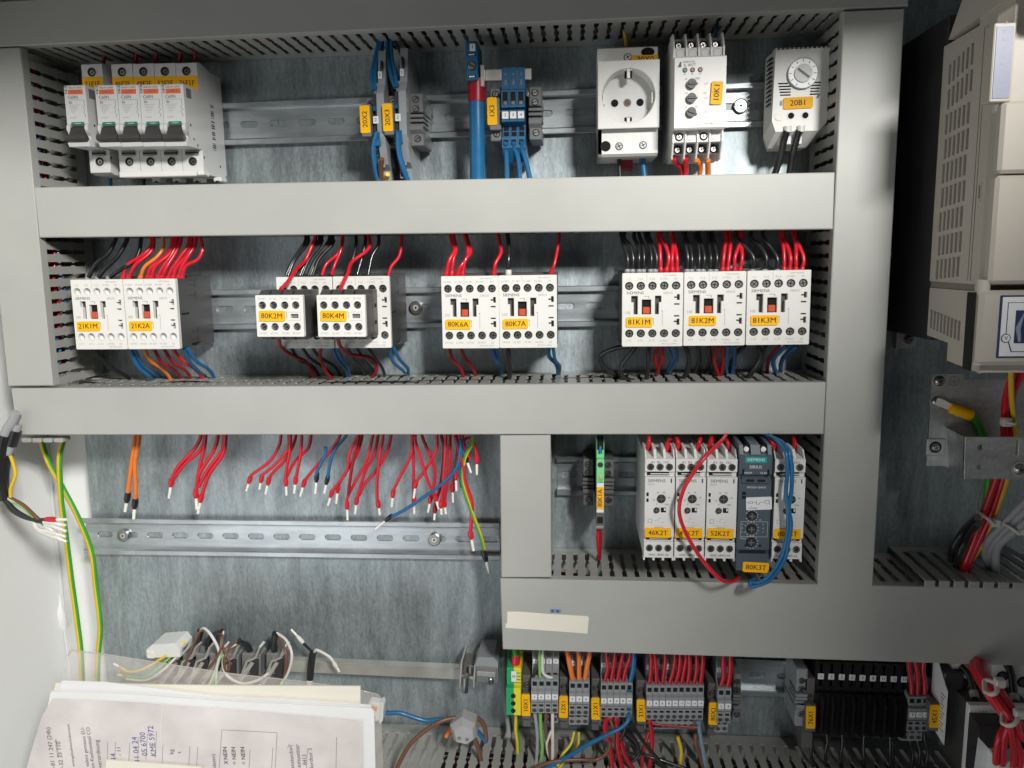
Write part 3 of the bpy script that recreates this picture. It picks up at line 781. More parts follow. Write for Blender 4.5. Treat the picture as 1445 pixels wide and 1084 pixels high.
for x in (-5.4, 5.2): g.box(x - .9, x + .9, y - .1, y, -28.6, -26.8, HOLE)
part('relay_body', g, t)
g = MB(); yy = y - .06
g.box(-7.8, 8.0, yy, yy + .04, 36.4, 41.0, TEAL); g.text('SIEMENS', 3.2, .1, 38.7, yy - .04, INKW, sx=1.1); g.text('SIRIUS', 3.4, 0, 33.2, yy, INKW); g.text('V1.03', 2.2, 5.8, 28.6, yy, INKW); g.text('M02M', 2.2, -5.4, 28.6, yy, INKW)
g.text('3RP2505-1BW30', 2.0, 1.0, 17.6, yy, INKW); g.box(-9.4, -6.6, yy, yy + .04, 11.6, 14.2, HOLE); g.box(-9.4, -6.6, yy, yy + .04, 8.6, 11, HOLE)
for cz_, r in ((-4.4, 4.3), (-14.6, 5.2), (-25.0, 5.0)):
    for k in range(12):
        a = math.radians(-60 + k * 27.3); g.box(-1.6 + math.sin(a) * r - .32, -1.6 + math.sin(a) * r + .32, yy, yy + .04, cz_ + math.cos(a) * r - .32, cz_ + math.cos(a) * r + .32, INKW)
for q in ((-9.6, 10.4, -9.0, -8.8), (-9.6, 10.4, -20.8, -20.6), (-9.6, -9.4, -20.8, -8.8), (10.2, 10.4, -20.8, -8.8)): g.box(q[0], q[1], yy, yy + .04, q[2], q[3], INKW)
for s, a, b in (('A', -8.4, -11), ('B', -8.4, -14), ('C', -8.4, -17), ('H', 6.8, -11), ('G', 7, -14), ('F', 7, -17), ('D E', -1.6, -20.1), ('10', 4.5, -7.6), ('Time', -8.2, -22)): g.text(s, 1.5, a, b, yy, INKW)
part('printing', g, t)
kn = MB().cyl((-0, y - .3, 0), 1, 3.7, .4, HOLE, 18).cyl((0, y - 1.2, 0), 1, 2.9, 1.0, BLACK, 18).box(-2.3, 2.3, y - 1.3, y - 1.2, -.35, .35, CLAMP).box(-.35, .35, y - 1.3, y - 1.2, -2.3, 2.3, CLAMP).mesh('setting_knob')
for z in (-4.4, -14.6, -25.0): part('setting_knob', kn, t, None, (-1.6, 0, z))
g = MB().prism(rrect(-9.4, 9.4, -4.9, 4.9, .8), 1, -.5, 0, TAG)
for a, b, c, d in ((-7.4, -4.6, 0, .25), (-7.4, -4.6, 1.7, 1.95), (-7.4, -7.2, 0, 1.9), (-4.8, -4.6, 0, 1.9), (-8.6, -7.4, .8, 1.1), (-4.6, -2, .9, 1.1), (-2, -1.7, -.6, 2), (-2, .4, -.6, -.35), (.2, .5, -.6, .6), (.5, 4.4, .9, 1.1), (4.4, 4.6, -.5, 2.3), (4.6, 7.6, 2, 2.3), (7.3, 7.6, -.6, 2), (5, 8, -.6, -.4), (-6.2, -5.4, -2.2, -1.9)): g.box(a, b, -.56, -.5, c, d, INK)
g.text('2-16.55061', 1.5, -4.6, -3.5, -.56, INK)
o = part('circuit_sticker', g, t, 'white sticker with a small circuit drawing', (3.2, y - .02, 5.4)); o.rotation_euler = (0, -.05, 0)
yellow_label(t, '80K3T', 2.6, -44.6, y, 19.5, 7.8, 5.6, rot=-.02)
# ================================================================ end clamps, terminals
def end_clamp(px, py, label, w=9.5, st=None, m=CLAMP, d=44, lab=None, h=20.5, tall=20, ld=7):
    p = at(px, py, d + (ld if ld > 7 else 0))
    t = thing('end_clamp', label, 'end clamp', (p.x, 0, p.z), 0, 'screwed end clamps and marker carriers')
    g = MB(); a = w / 2
    g.box(-a, a, -d, -6, 5.5, tall, m, .7).box(-a, a, -d, -6, -tall, -9.5, m, .7).box(-a + .8, a - .8, -d + 5, -4, -9.5, 5.5, m, .4)
    for i, z in enumerate((2.8, -.6, -4.2)): g.box(-a - .4, a + .4, -d - 1.5 + i * .8, -20, z - 1.2, z + 1.2, m, .4)
    g.prism([(-d + 3, -9.5), (-d - 3, -5), (-d - 3, -8), (-d + 2, -13)], 0, -a, a, m)
    part('clamp_body', g, t)
    s = MB().cyl((0, -d - .2, 0), 1, 2.7, .3, HOLE, 14).screw(0, -d - .7, 0, 2.3, random.uniform(.3, 1.2), cross=False, m=SCREW)
    me = s.mesh('clamp_screw')
    for x, z in ((-.3, 15.4), (-.3, 8.4), (.4, -14.6)): part('clamp_screw', me, t, None, (x, 0, z))
    if st:
        g = MB().box(-a + .3, a - .3, -d - ld, -d + 1, -12.5, 11.5, m, .5); part('marker_carrier', g, t)
        lx, lz = lab or (0, 0)
        yellow_label(t, st, lx, lz, -d - ld, h, 7.6, 5.6, rot=math.pi / 2)
    return t

def marker(g, st, x, y, z, w=4.1, h=4.6, s=3.2):
    g.box(x - w / 2, x + w / 2, y - .8, y, z - h / 2, z + h / 2, TAG, .25); g.text(st, s, x, z, y - .85, INK)

# tall feed-through terminals 20X2 and 20X3
def tall_terminal(px, py, label):
    p = at(px, py, 58)
    t = thing('terminal_block', label, 'terminal', (p.x, 0, p.z), .003, 'tall grey terminals with blue inserts')
    prof = [(-50, 40), (-48, 52), (-30, 53), (-6, 46), (-6, -58), (-36, -60), (-42, -38), (-50, -34), (-60, -14), (-60, 18), (-53, 26)]
    g = MB().prism(prof, 0, -1.2, 4.6, TERM).box(-3.6, -1.2, -46, -6, -40, 40, TERMD)
    g.box(-4.4, -1.0, -53, -30, -20, 27, TERM, .4).box(-4.5, -.7, -57, -30, -11.5, -5, BLACK).box(-4.6, -.6, -58, -40, 9.5, 18, BLACK)
    for z in (-24, -33, -43): g.box(-3.8, 1.4, -50, -30, z - 3.2, z + 3.2, TERM, .4).box(-3.2, .4, -50.2, -49, z - 2, z + 2, HOLE)
    g.box(-3.8, 1.2, -38, -20, -58, -52, GREENP, .3)
    part('terminal_body', g, t)
    part('blue_insert', MB().box(-5.0, 1.0, -57.5, -45, 5.5, 15, BLUEP, .4).cyl((-4.2, -57.3, 12), 1, 1.8, 1, SCREW, 10).box(-3, 1, -57.4, -56.8, 8.4, 12, HOLE), t)
    part('blue_insert', MB().box(-4.8, .6, -60.5, -45, -21, -11, BLUEP, .4).box(-3.8, -.2, -60.7, -60.3, -15.5, -12, HOLE), t)
    g = MB(); marker(g, '2', -2.2, -59.5, -1.5, 4.4, 5.6, 3.6); part('marker_tag', g, t)
    g = MB(); marker(g, '1', .6, -52.5, 33, 3.2, 5.6, 3.4); part('marker_tag', g, t)
    return t
end_clamp(516.5, 169, 'grey marker carrier with the yellow tag 20X2 on the top rail', 8.0, '20X2', lab=(-.6, .2), ld=19)
tall_terminal(535, 167, 'tall grey terminal with blue inserts beside the 20X2 tag')
end_clamp(548.3, 166.5, 'grey marker carrier with the yellow tag 20X3 on the top rail', 8.0, '20X3', lab=(-.6, .2), ld=19)
tall_terminal(566, 163.5, 'tall grey terminal with blue inserts beside the 20X3 tag')
end_clamp(588, 169, 'plain grey end clamp standing after the 20X3 terminal', 10.5)
end_clamp(700, 162, 'grey clamp carrying the yellow tag 1X3 beside the thick blue cable', 9.5, '1X3', lab=(-2.3, 1.4))
end_clamp(755.5, 160, 'plain grey end clamp closing the three blue terminals', 10.0)

def blue_terminal(px, py, st, label):
    p = at(px, py, 56)
    t = thing('blue_terminal', label, 'terminal', (p.x, 0, p.z), .003, 'three blue disconnect terminals')
    w = 2.95
    g = MB().prism([(-50, 33), (-50, 17), (-56, 15), (-56, 2.5), (-52, 1.5), (-56, .5), (-56, -8), (-47, -9), (-47, -18), (-53, -19), (-53, -27), (-42, -37), (-8, -37), (-8, 33)], 0, -w, w, BLUEP)
    g.box(-2.0, 2.0, -56.3, -55, 4.5, 14, HOLE, .2); g.box(-1.5, 1.5, -57, -55, 4.2, 7.2, SCREW, .3)
    for z in (-12.0, -16): g.box(-1.9, 1.9, -47.4, -46.5, z - 1.5, z + 1.5, HOLE)
    g.box(-1.9, 1.9, -53.3, -52, -25, -21, HOLE, .1)
    g.box(-.8, .8, -50.3, -49, 20, 24, CLAMP).cyl((0, -50.3, 28), 1, 1, 1, CLAMP, 8); g.box(w - .15, w + .02, -56.1, -50, -8, 15, HOLE)
    part('terminal_body', g, t)
    g = MB(); marker(g, st, 0, -56.5, -3.4, 5.0, 5.4, 3.2); part('marker_tag', g, t)
for i, s in enumerate('234'):
    blue_terminal(713 + i * 11.1, 156.5 - i * .3, s, ['blue disconnect terminal, next to the 1X3 tag', 'blue disconnect terminal in the middle of three', 'blue disconnect terminal touching the plain end clamp'][i])
p = at(718, 105, 50)
solo('busbar_strip', MB().box(-18, 17.5, -49.6, -47, -4.2, 4.2, STEEL, .4).box(-21.5, -18.2, -56, -38, -9.5, 6.5, STEEL, .6), 'short tinned busbar passing behind the blue terminals', 'busbar', None, (p.x, 0, p.z))
# feed clamp on the thick cable
p = at(666, 87, 58)
t = thing('cable_terminal', 'blue screw terminal on top of the thick blue cable', 'terminal', (p.x, 0, p.z))
g = MB().box(-4.6, 4.6, -60, -28, -14, 14.5, BLUEP, .6)
for z in (4.6, -11.3): g.box(-3, 3, -60.3, -59.5, z - .9, z + .9, HOLE).box(-2.1, 2.1, -60.5, -60, z - .5, z + .4, TIN)
part('terminal_body', g, t)
part('slotted_screw', MB().cyl((0, -60.2, -3.4), 1, 3.6, .4, HOLE, 14).screw(0, -61, -3.4, 3.0, -.55, cross=False), t)
g = MB(); marker(g, '1', 1.0, -60.4, 9.6, 4.4, 5.4, 3.4); part('marker_tag', g, t)

# ================================================================ socket, monitoring relay, thermostat
p = at(887, 135, 66)
t = thing('power_socket', 'white rail-mounted power socket labelled 20X0', 'socket', (p.x, 0, p.z), -.006)
g = MB(); plate_holes(g, rect(-22.8, 22.8, -23.5, 25.3), [circ(0, 0, 19.6, 40)], -66, 2.5, WHITE, .4); part('front_plate', g, t)
g = MB().box(-22.6, 22.6, -54, -10, 20, 37.2, WHITE, .6).prism([(-59, -23), (-59, -41), (-56, -42.8), (-10, -42.8), (-10, 0), (-63, 0), (-63, -23)], 0, -22.5, -19.7, WHITE)
g.prism([(-59, -23), (-59, -41), (-56, -42.8), (-10, -42.8), (-10, -22.9)], 0, -22.5, 22.5, WHITE)
g.box(-22.6, -19.9, -63.6, -10, -23, 25, WHITE).box(19.9, 22.6, -63.6, -10, -23, 25, WHITE).box(-19.9, 19.9, -63.6, -10, 20, 25, WHITE)
g.cyl((-16.8, -59.2, -35.2), 1, 3.9, .4, HOLE, 18); g.prism([(15 + 5 * math.cos(a), 33.2 + 3.2 * math.sin(a)) for a in [math.pi * i / 8 for i in range(17)]], 1, -54.3, -53.8, HOLE)
part('socket_body', g, t)
g = MB().cyl((0, -65, 0), 1, 19.6, 14, WHITE, 40, r2=18.6, caps=False).cyl((0, -51.5, 0), 1, 18.9, 1, WHITE2, 40)
for x in (-9.6, 9.6): g.cyl((x, -51.8, -2.6), 1, 2.8, .4, HOLE, 16)
g.cyl((0, -51.8, -2.6), 1, 3.0, .3, CLAMP, 16).cyl((0, -51.95, -2.6), 1, 2.0, .2, mat('dark_brass', (.12, .06, .035), .5), 12)
for z in (-1, 1): g.box(-3.1, 3.1, -64.5, -51, z * 20 - 1.7, z * 20 + 1.7, WHITE2).box(z * 18.2 - .8, z * 18.2 + .8, -62, -51, -5, 2.6, WHITE2)
part('socket_recess', g, t)
for z0, z1 in ((12.2, 20.5), (-20.5, -15)):
    part('earth_clip', MB().box(-1.5, 1.5, -65, -62, z0, z1, SCREW, .5).box(-2.8, 2.8, -62, -60.8, z0 + 1, z1, HOLE), t)
sc = MB().cyl((0, .3, 0), 1, 3.1, .3, CLAMP, 16).screw(0, -.3, 0, 2.5, .5).mesh('cover_screw')
for x, y_, z in ((0, -54.4, 30), (-6.6, -59.4, -35.5), (11.4, -59.4, -35.2)): part('cover_screw', sc, t, None, (x, y_, z))
g = MB().box(2.6, 22.8, -54.9, -54.1, 23.5, 31, YEL, .2); g.text('20X0', 5.8, 13.2, 27.8, -55, INK); part('yellow_label', g, t, 'yellow label reading 20X0')
part('release_tab', MB().box(-5.5, 5.5, -34, -20, -50, -42.6, mat('dark_red_plastic', (.3, .02, .03), .5), .5), t)

p = at(988, 130.5, 90)
t = thing('monitoring_relay', 'white monitoring relay with three black knobs labelled 10K1', 'relay', (p.x, 0, p.z), -.006)
g = MB().prism([(-90, 24), (-90, -24), (-88.8, -25), (-70, -25), (-70, 25), (-88.8, 25)], 0, -18.1, 18.1, WHITE)
g.box(-18.1, 18.1, -70, -10, -40, 40, WHITE2, .5)
for s in (1, -1):
    for i in range(5):
        x = -17.6 + i * 8.8
        g.prism([(-70, s * 25), (-82, s * 25), (-82, s * 33), (-74, s * 44), (-60, s * 45), (-60, s * 25)], 0, x - .55, x + .55, WHITE)
    g.box(-17.6, 17.6, -80, -70, s * 25, s * 33, WHITE2, .4); g.box(-17.6, 17.6, -60, -40, s * 39, s * 44, WHITE2)
    g.box(-17.6, 17.6, -70.6, -70, s * 33, s * 40, CLAMP)
part('relay_body', g, t)
g = MB(); yy = -90.05
for (x, z, c) in ((-10.9, 15.5, GREENI), (-5.6, 15.5, mat('red_indicator', (.35, .01, .015), .3)), (-.2, 15.5, MATS['red_indicator'])): g.cyl((x, yy - .3, z), 1, 1.7, .35, HOLE, 12).cyl((x, yy - .5, z), 1, 1.2, .3, c, 12)
g.prism([(-16, 17.6), (-14.4, 21.2), (-13.4, 21.2), (-13.4, 17.6)], 1, yy, yy + .05, INKM); g.text('VARIMETER', 1.7, -8.4, 21.0, yy, INKM); g.text('IL 9077', 2.8, -7.6, 18.8, yy, INKM)
for s, x, z in (('100%', -2, 9.6), ('50', -10, 9.4), ('x U', 4, 5.8), ('+10', 2.8, -.6), ('-10', -10, -.4), ('x U', 4, -4), ('t/s', 4, -13.5), ('20', -2.6, -9.8), ('0', -9.8, -9.8), ('5', -1.6, -16.8), ('26-07788', 6, -21.6), ('on', -11, 12.8), ('RL', -5.6, 12.8), ('LD', -.2, 12.8)): g.text(s, 1.7, x, z, yy, INKM)
part('printing', g, t)
kn = MB().cyl((0, -93, 0), 1, 3.4, 2.9, BLACK, 16).prism([(0, 2.6), (4.6, 0), (0, -2.6)], 1, -92.6, -90.4, BLACK).box(-2.6, 2.6, -93.9, -93, -.7, .7, BLACK, .2).mesh('setting_knob')
for z, r in ((5.8, 0), (-3.9, .0), (-13.6, .35)):
    o = part('setting_knob', kn, t, None, (-6.3, 0, z)); o.rotation_euler = (0, r, 0)
w_ = MB().cyl((0, -80.3, 0), 1, 3.0, .3, HOLE, 14).screw(0, -80.6, 0, 2.1, .4, m=STEEL).mesh('screw_terminal')
wd = MB().cyl((0, -80.2, 0), 1, 3.0, .25, INKL, 16).cyl((0, -80.3, 0), 1, 2.7, .2, WHITE2, 16).mesh('screw_cap')
for i in range(4):
    x = -13.2 + i * 8.8
    part('screw_cap', wd, t, None, (x, 0, 29)); part('screw_terminal' if i % 2 == 0 else 'screw_cap', w_ if i % 2 == 0 else wd, t, None, (x, 0, -29))
    part('screw_terminal', w_, t, None, (x, 9.2, 36.5)); part('screw_terminal', w_, t, None, (x, 9.2, -37))
g = MB().prism(rrect(-7.8, 7.8, -4.1, 4.1, .7), 1, -.5, 0, YEL); g.text('10K1', 5.8, .4, 0, -.56, INK)
o = part('yellow_label', g, t, 'curling yellow label reading 10K1'); o.location = (11.4 * MM, -90.9 * MM, -1.0 * MM); o.rotation_euler = (.12, -math.pi / 2 + .06, 0)

p = at(1122.5, 135.2, 45)
t = thing('thermostat', 'small white cabinet thermostat with a round dial labelled 20B1', 'thermostat', (p.x, 0, p.z), -.006)
g = MB(); X = 22.5
fr = [(-15.5, 33.5), (24.0, 34), (24.0, -20), (18, -26), (-14, -26), (-17, -18)]
bk = [(-19.5, 31), (24.8, 33), (24.8, -25), (13, -36.5), (-16.5, -36.5), (-20, -27)]
n = 6
for (A, ya), (B, yb) in ((( fr, -45), (bk, -30)), ((bk, -30), ([(a * .86 + 1.5, b) for a, b in bk], -10))):
    v = [(a, ya, b) for a, b in A] + [(a, yb, b) for a, b in B]
    g.add(v, [(i, (i + 1) % n, n + (i + 1) % n, n + i) for i in range(n)], WHITE)
g.add([(a, -45, b) for a, b in fr], [tuple(range(n))], WHITE); g.add([(a * .86 + 1.5, -10, b) for a, b in bk], [tuple(range(n))], WHITE)
for i in range(11):  # side fins
    z = 27 - i * 3.3; g.prism([(-20.2, z), (-19, z + 1.4), (-16.4, z + 1.8), (-16.4, z + .9), (-18.6, z + .3), (-19.8, z - .7)], 1, -42.5, -36, HOLE)
for i in range(12): g.box(-15.5 + i * 3.3, -13.9 + i * 3.3, -44, -34, 33.2, 35.2, WHITE2, .2)
for i in range(12): g.box(24.6, 25.9, -43, -30, 31 - i * 3.2, 32.5 - i * 3.2, WHITE2, .2)
for i in range(5):
    z = 8.6 - i * 2.1
    g.box(-13 + i * .4, -3.6 if i else -6, -45.1, -44.5, z, z + 1.0, HOLE); g.box(11.0 - i * .1, 18.5 - i * .4, -45.1, -44.5, z, z + 1.0, HOLE)
for x in (-2.9, 7.7): g.cyl((x, -45.3, -14.6), 1, 3.1, .4, WHITE2, 18).cyl((x, -45.5, -14.6), 1, 2.3, .3, HOLE, 14)
g.prism(rrect(-14.8, -8.6, -17.8, -11.6, 2.2), 1, -45.6, -45, WHITE)
g.box(-10, 7, -40.5, -30, -35, -22, WHITE2, .3).cyl((-5.4, -46, -27), 2, 3.0, 4.6, WHITE, 14).cyl((4.6, -46, -27), 2, 3.0, 4.6, WHITE, 14)
part('casing', g, t)
g = MB().cyl((4.4, -47.4, 15.6), 1, 11.2, 2.5, INKL, 32).cyl((4.4, -47.7, 15.6), 1, 10.7, .4, mat('dial_plastic', (.55, .57, .60), .25), 32).cyl((4.4, -49, 15.6), 1, 6.6, 1.5, WHITE2, 24)
g.prism([(4.4 + a * .8 - b * .6, 15.6 - a * .6 - b * .8) for a, b in ((-5.4, -.8), (5.4, -.8), (5.4, .8), (-5.4, .8))], 1, -49.3, -49, CLAMP)
for k in range(11):
    a = math.radians(-150 + 30 * k); g.prism([(4.4 + math.sin(a + e) * r, 15.6 + math.cos(a + e) * r) for r, e in ((8, -.03), (10, -.03), (10, .03), (8, .03))], 1, -47.78, -47.7, NAVY)
part('dial', g, t)
g = MB().prism([(15, -2.6), (17, -2.4), (18.6, 1.6), (16.6, .6)], 1, -45.08, -45, WIREC['blue']).prism([(-11.6, -7), (-9.6, -7), (-9.6, -3.4), (-11.6, -3.4)], 1, -45.08, -45, WIREC['blue']); part('blue_logo', g, t)
yellow_label(t, '20B1', 2.0, -5.4, -45.1, 22, 8.4, 6.0)

# ================================================================ green terminal 80K1A
end_clamp(830, 681, 'dark end clamp on the wall side of the green terminal', 8.6, m=TERMD, d=40)
end_clamp(858.5, 682, 'dark end clamp on the relay side of the green terminal', 8.6, m=TERMD, d=40)
p = at(847, 686, 62)
t = thing('relay_terminal', 'narrow green relay terminal labelled 80K1A', 'terminal', (p.x, 0, p.z), .004)
g = MB().box(-3.1, 3.1, -62, -8, 2.5, 22, GREENL, .4).box(-3.1, 3.1, -58, -8, 22, 38, GREENL, .4).box(-2.6, 2.6, -58.3, -50, 29, 38.5, HOLE).box(-3.1, 3.1, -62, -8, -35, 2.5, TERM, .3)
part('terminal_body', g, t)
part('slotted_screw', MB().cyl((0, -62.2, 17.5), 1, 2.2, .4, HOLE, 12).screw(0, -62.6, 17.5, 1.8, .2, cross=False), t)
part('amber_lamp', MB().dome((0, -62, 7.8), 1.2, .9, mat('amber_lens', (.9, .42, .02), .2)), t)
g = MB().text('230V', 1.9, 0, 5.2, -62.05, INKM).text('~5A', 1.9, 0, 3.6, -62.05, INKM); part('printing', g, t)
g = MB().box(-2.9, 2.9, -63, -62, -22, 2.6, TAG, .3).box(-2.7, 2.7, -63.5, -62.9, -19, -.5, YEL, .2).text('80K1A', 5.2, 0, -9.6, -63.6, INK, rot=math.pi / 2)
part('yellow_label', g, t, 'upright yellow label reading 80K1A')
part('lower_clamp', MB().box(-3.3, 3.3, -62.6, -50, -33, -22.5, TERMD, .4).box(-2.3, 2.3, -62.8, -62, -31, -25.5, HOLE).box(-2.7, 2.7, -60, -48, -36, -33, INKW, .3), t)

# ================================================================ bottom row of terminals
def slice_meshes(blue=False):
    w = 2.5; ac = BLUEP if blue else TERM
    prof = [(-36, 37), (-41, 33), (-41, 17), (-46, 15.5), (-53, 14), (-53, 6), (-56, 5), (-56, -4.5), (-52, -6), (-54, -7), (-54, -16), (-46, -18), (-46, -29.5), (-40, -32), (-8, -32), (-8, 37)]
    g = MB().prism(prof, 0, -w, w - .25, TERM)
    g.box(-1.7, 1.5, -53.2, -52, 8.6, 12.4, HOLE)
    if blue: g.box(-2, 1.8, -53.4, -52.5, 6.2, 8.4, BLUEP).box(-2, 1.8, -54.4, -53, -10.5, -7.2, BLUEP, .3)
    g.box(-1.6, 1.4, -54.2, -53.4, -9.8, -8.0, HOLE)
    for z, y in ((-13.4, -54.2), (-21.0, -46.2), (-26.4, -46.2)): g.cyl((-.1, y, z), 1, 1.85, .3, TERMD, 12).cyl((-.1, y - .12, z), 1, 1.45, .2, CHAR, 12)
    g.cyl((-.1, -46.9, 15.0), 1, 1.9, .6, HOLE, 12)
    g.box(-1.8, 1.6, -41.3, -41, 28.6, 32.8, TERMD); g.box(-w + .3, w - .6, -53, -50, -5.9, -5.1, HOLE)
    return g.mesh('terminal_body')
SL = [slice_meshes(), slice_meshes(True)]
def strip(tag, x0, x1, py, nums, where, up=(), blue_last=False, mesh=None):
    n = len(nums); w = (x1 - x0) / n; cmn = at((x0 + x1) / 2, py, 56)
    sc = (at(x0 + w, py, 54).x - at(x0, py, 54).x) / 5.0
    for i, s in enumerate(nums):
        p = at(x0 + w * (i + .5), py, 56)
        lab = '%s terminal carrying number %s, %s in the strip tagged %s' % ('blue-trimmed' if blue_last and i == n - 1 else 'grey', s, ['first', 'second', 'third', 'fourth', 'fifth', 'sixth', 'seventh', 'eighth', 'ninth'][i], tag)
        t = thing('rail_terminal', lab, 'terminal', (p.x, 0, p.z), .02, 'grey numbered terminals of strip ' + tag)
        t.scale = (sc, 1, 1)
        part('terminal_body', SL[1 if blue_last and i == n - 1 else 0], t)
        g = MB(); marker(g, s, -.1, -56.1, .2, 4.3, 4.8, 2.9 if len(s) < 2 else 2.3); part('marker_tag', g, t)
        g = MB(); marker(g, up[i] if i < len(up) else str(int(s) - 1), -.1, -41.4, 25.0, 4.1, 4.6, 2.6 if len(s) < 2 else 2.2); part('marker_tag', g, t)
strip('10X1', 749.5, 788.2, 983.5, ['5', '6', '7', '8'], '', up=['1', '2', '3', '4'])
strip('12X1', 803.2, 832.0, 986.5, ['2', '4', '6'], '')
strip('21X1', 847.8, 892.8, 989, ['2', '4', '6', '8', '10'], '', blue_last=True)
strip('33X1', 912.2, 993.6, 992.4, ['2', '4', '6', '8', '10', '12', '14', '16', '18'], '')
strip('80X1', 1013, 1032.5, 996.6, ['2', '4'], '')
strip('45X1', 1282.6, 1312, 1008.6, ['9', '10', '12'], '', up=['9', '10', '12'])
for tg, x, y, w_ in (('10X1', 743.5, 990, 8), ('12X1', 796, 992.5, 8), ('21X1', 841, 995, 8), ('33X1', 904.5, 997.5, 8.5), ('80X1', 1005, 1002, 8), ('76X1', 1141, 1007, 9), ('45X1', 1319, 1012, 8)):
    end_clamp(x, y, 'dark marker carrier with the yellow tag %s in the bottom row' % tg, w_, tg, m=TERMD, lab=(-.4, 1.0), h=20, tall=24 if tg != '76X1' else 32, ld=19 if tg == '45X1' else 7)
end_clamp(1040, 986, 'plain grey end clamp after the short strip tagged 80X1', 6.5, m=CLAMP, tall=22)
end_clamp(1131, 985, 'pale grey end clamp before the black fuse terminals', 9, m=TERM, tall=26)
# green and yellow earth terminal
p = at(725, 984, 50)
t = thing('earth_terminal', 'green and yellow earth terminal beside the tag 10X1', 'terminal', (p.x, 0, p.z), .01)
part('green_half', MB().box(-6.2, -.2, -48, -8, 10, 26, GREENP, .4).box(-6.4, .2, -54, -8, -14.5, 10.5, GREENP, .4), t)
g = MB().box(-.2, 6.2, -48, -8, 10, 26, YELP, .4).box(.2, 6.3, -54, -8, -14.5, 10.5, YELP, .4)
for z in (12, 15, 18, 21): g.box(.6, 5.8, -48.3, -47.5, z, z + .8, GREENP)
for z in (3.4, -3.4, -10.2): g.cyl((-.2, -54.2, z), 1, 2.1, .4, HOLE, 14)
part('yellow_half', g, t)
g = MB(); marker(g, 'PE', 0, -48.6, 18.5, 4.6, 9.5, 3.0); part('marker_tag', g, t)
# black fuse terminals
fm = MB().prism([(-40, 40), (-44, 38), (-44, 14), (-50, 12), (-54, 8), (-54, -18), (-50, -23), (-10, -26), (-10, 40)], 0, -.7, 1.1, FUSEB)
fm.box(-4.25, 4.22, -44, -8, 13, 40, FUSEB, .2).box(-4.25, 4.22, -47, -8, -24, 13, FUSEB, .2).box(-2.4, 2.4, -44.3, -43.5, 15, 18, HOLE)
fm = fm.mesh('fuse_body')
for i, s in enumerate((1, 2, 3, 6, 7, 8, 11, 12, 13)):
    px_ = 1158.0 + i * 14.72; p = at(px_, 957 + i * .55, 46)
    t = thing('fuse_terminal', 'black finned fuse terminal, %s of the black row after tag 76X1' % ['first', 'second', 'third', 'fourth', 'fifth', 'sixth', 'seventh', 'eighth', 'last'][i], 'fuse terminal', (p.x, 0, p.z - 26), .02, 'black fuse terminals in the bottom row')
    part('fuse_body', fm, t)
    g = MB(); marker(g, str(s), 0, -44.4, 27, 4.9, 5.2, 3.4); part('marker_tag', g, t)
# card on the flank of a black box
a = at(1337, 972, 74); b = at(1332, 1052, 74)
t = thing('black_module', 'black module behind a white printed card at the end of the bottom rail', 'module', (a.x, 0, (a.z + b.z) / 2))
part('module_body', MB().box(1, 16, -66, -8, -30, 34, BLACK, .8), t)
g = MB().prism([(-74, 22), (-74, -24), (-60, -22), (-46, -18), (-46, 42), (-52, 40)], 0, 0, .6, TAG)
for z in range(-15, 16, 3): g.add([(-.06, -72 + (z % 5), z), (-.06, -72 + (z % 5), z + 1), (-.06, -64, z + 1), (-.06, -64, z)], [(0, 1, 2, 3)], INKM)
part('printed_card', g, t)
# ================================================================ wires
ORD = ['first', 'second', 'third', 'fourth', 'fifth', 'sixth', 'seventh', 'eighth', 'ninth', 'tenth', 'eleventh', 'twelfth', 'thirteenth', 'fourteenth', 'fifteenth',
       'sixteenth', 'seventeenth', 'eighteenth', 'nineteenth', 'twentieth', 'twenty-first', 'twenty-second', 'twenty-third', 'twenty-fourth', 'twenty-fifth', 'twenty-sixth', 'twenty-seventh']
def T(ox, oy, k): return lambda pts: [(ox + x * k, oy + y * k) for x, y in pts]
def ramp(pts, ds):
    n = len(pts); ds = list(ds); out = []
    for i, p in enumerate(pts):
        t = i / (n - 1) * (len(ds) - 1); j = min(int(t), len(ds) - 2); out.append((p[0], p[1], ds[j] + (ds[j + 1] - ds[j]) * (t - j)))
    return out
def run(tr, rows, ds, lab, group, r=1.15, ends=(), cat='wire'):
    """rows: (colour, points[, radius[, (d0,d1)]]); lab gets %s colour and %s ordinal"""
    for i, row in enumerate(rows):
        col, pts = row[0], row[1]
        rr = (row[2] if len(row) > 2 else r) * 1.18; dd = row[3] if len(row) > 3 else ds
        wire('wire', lab % (ORD[i], 'red' if col == 'shaded red' else col), col, ramp(tr(pts), dd), rr * random.uniform(.96, 1.04), group, cat, ends=ends if callable(ends) is False else ends(col))
COL = lambda c: [('start', c if c != 'black' else 'grey', 5.5 if c != 'black' else 3.2, 0)]  # short grey collar on black wires imitates a pale highlight
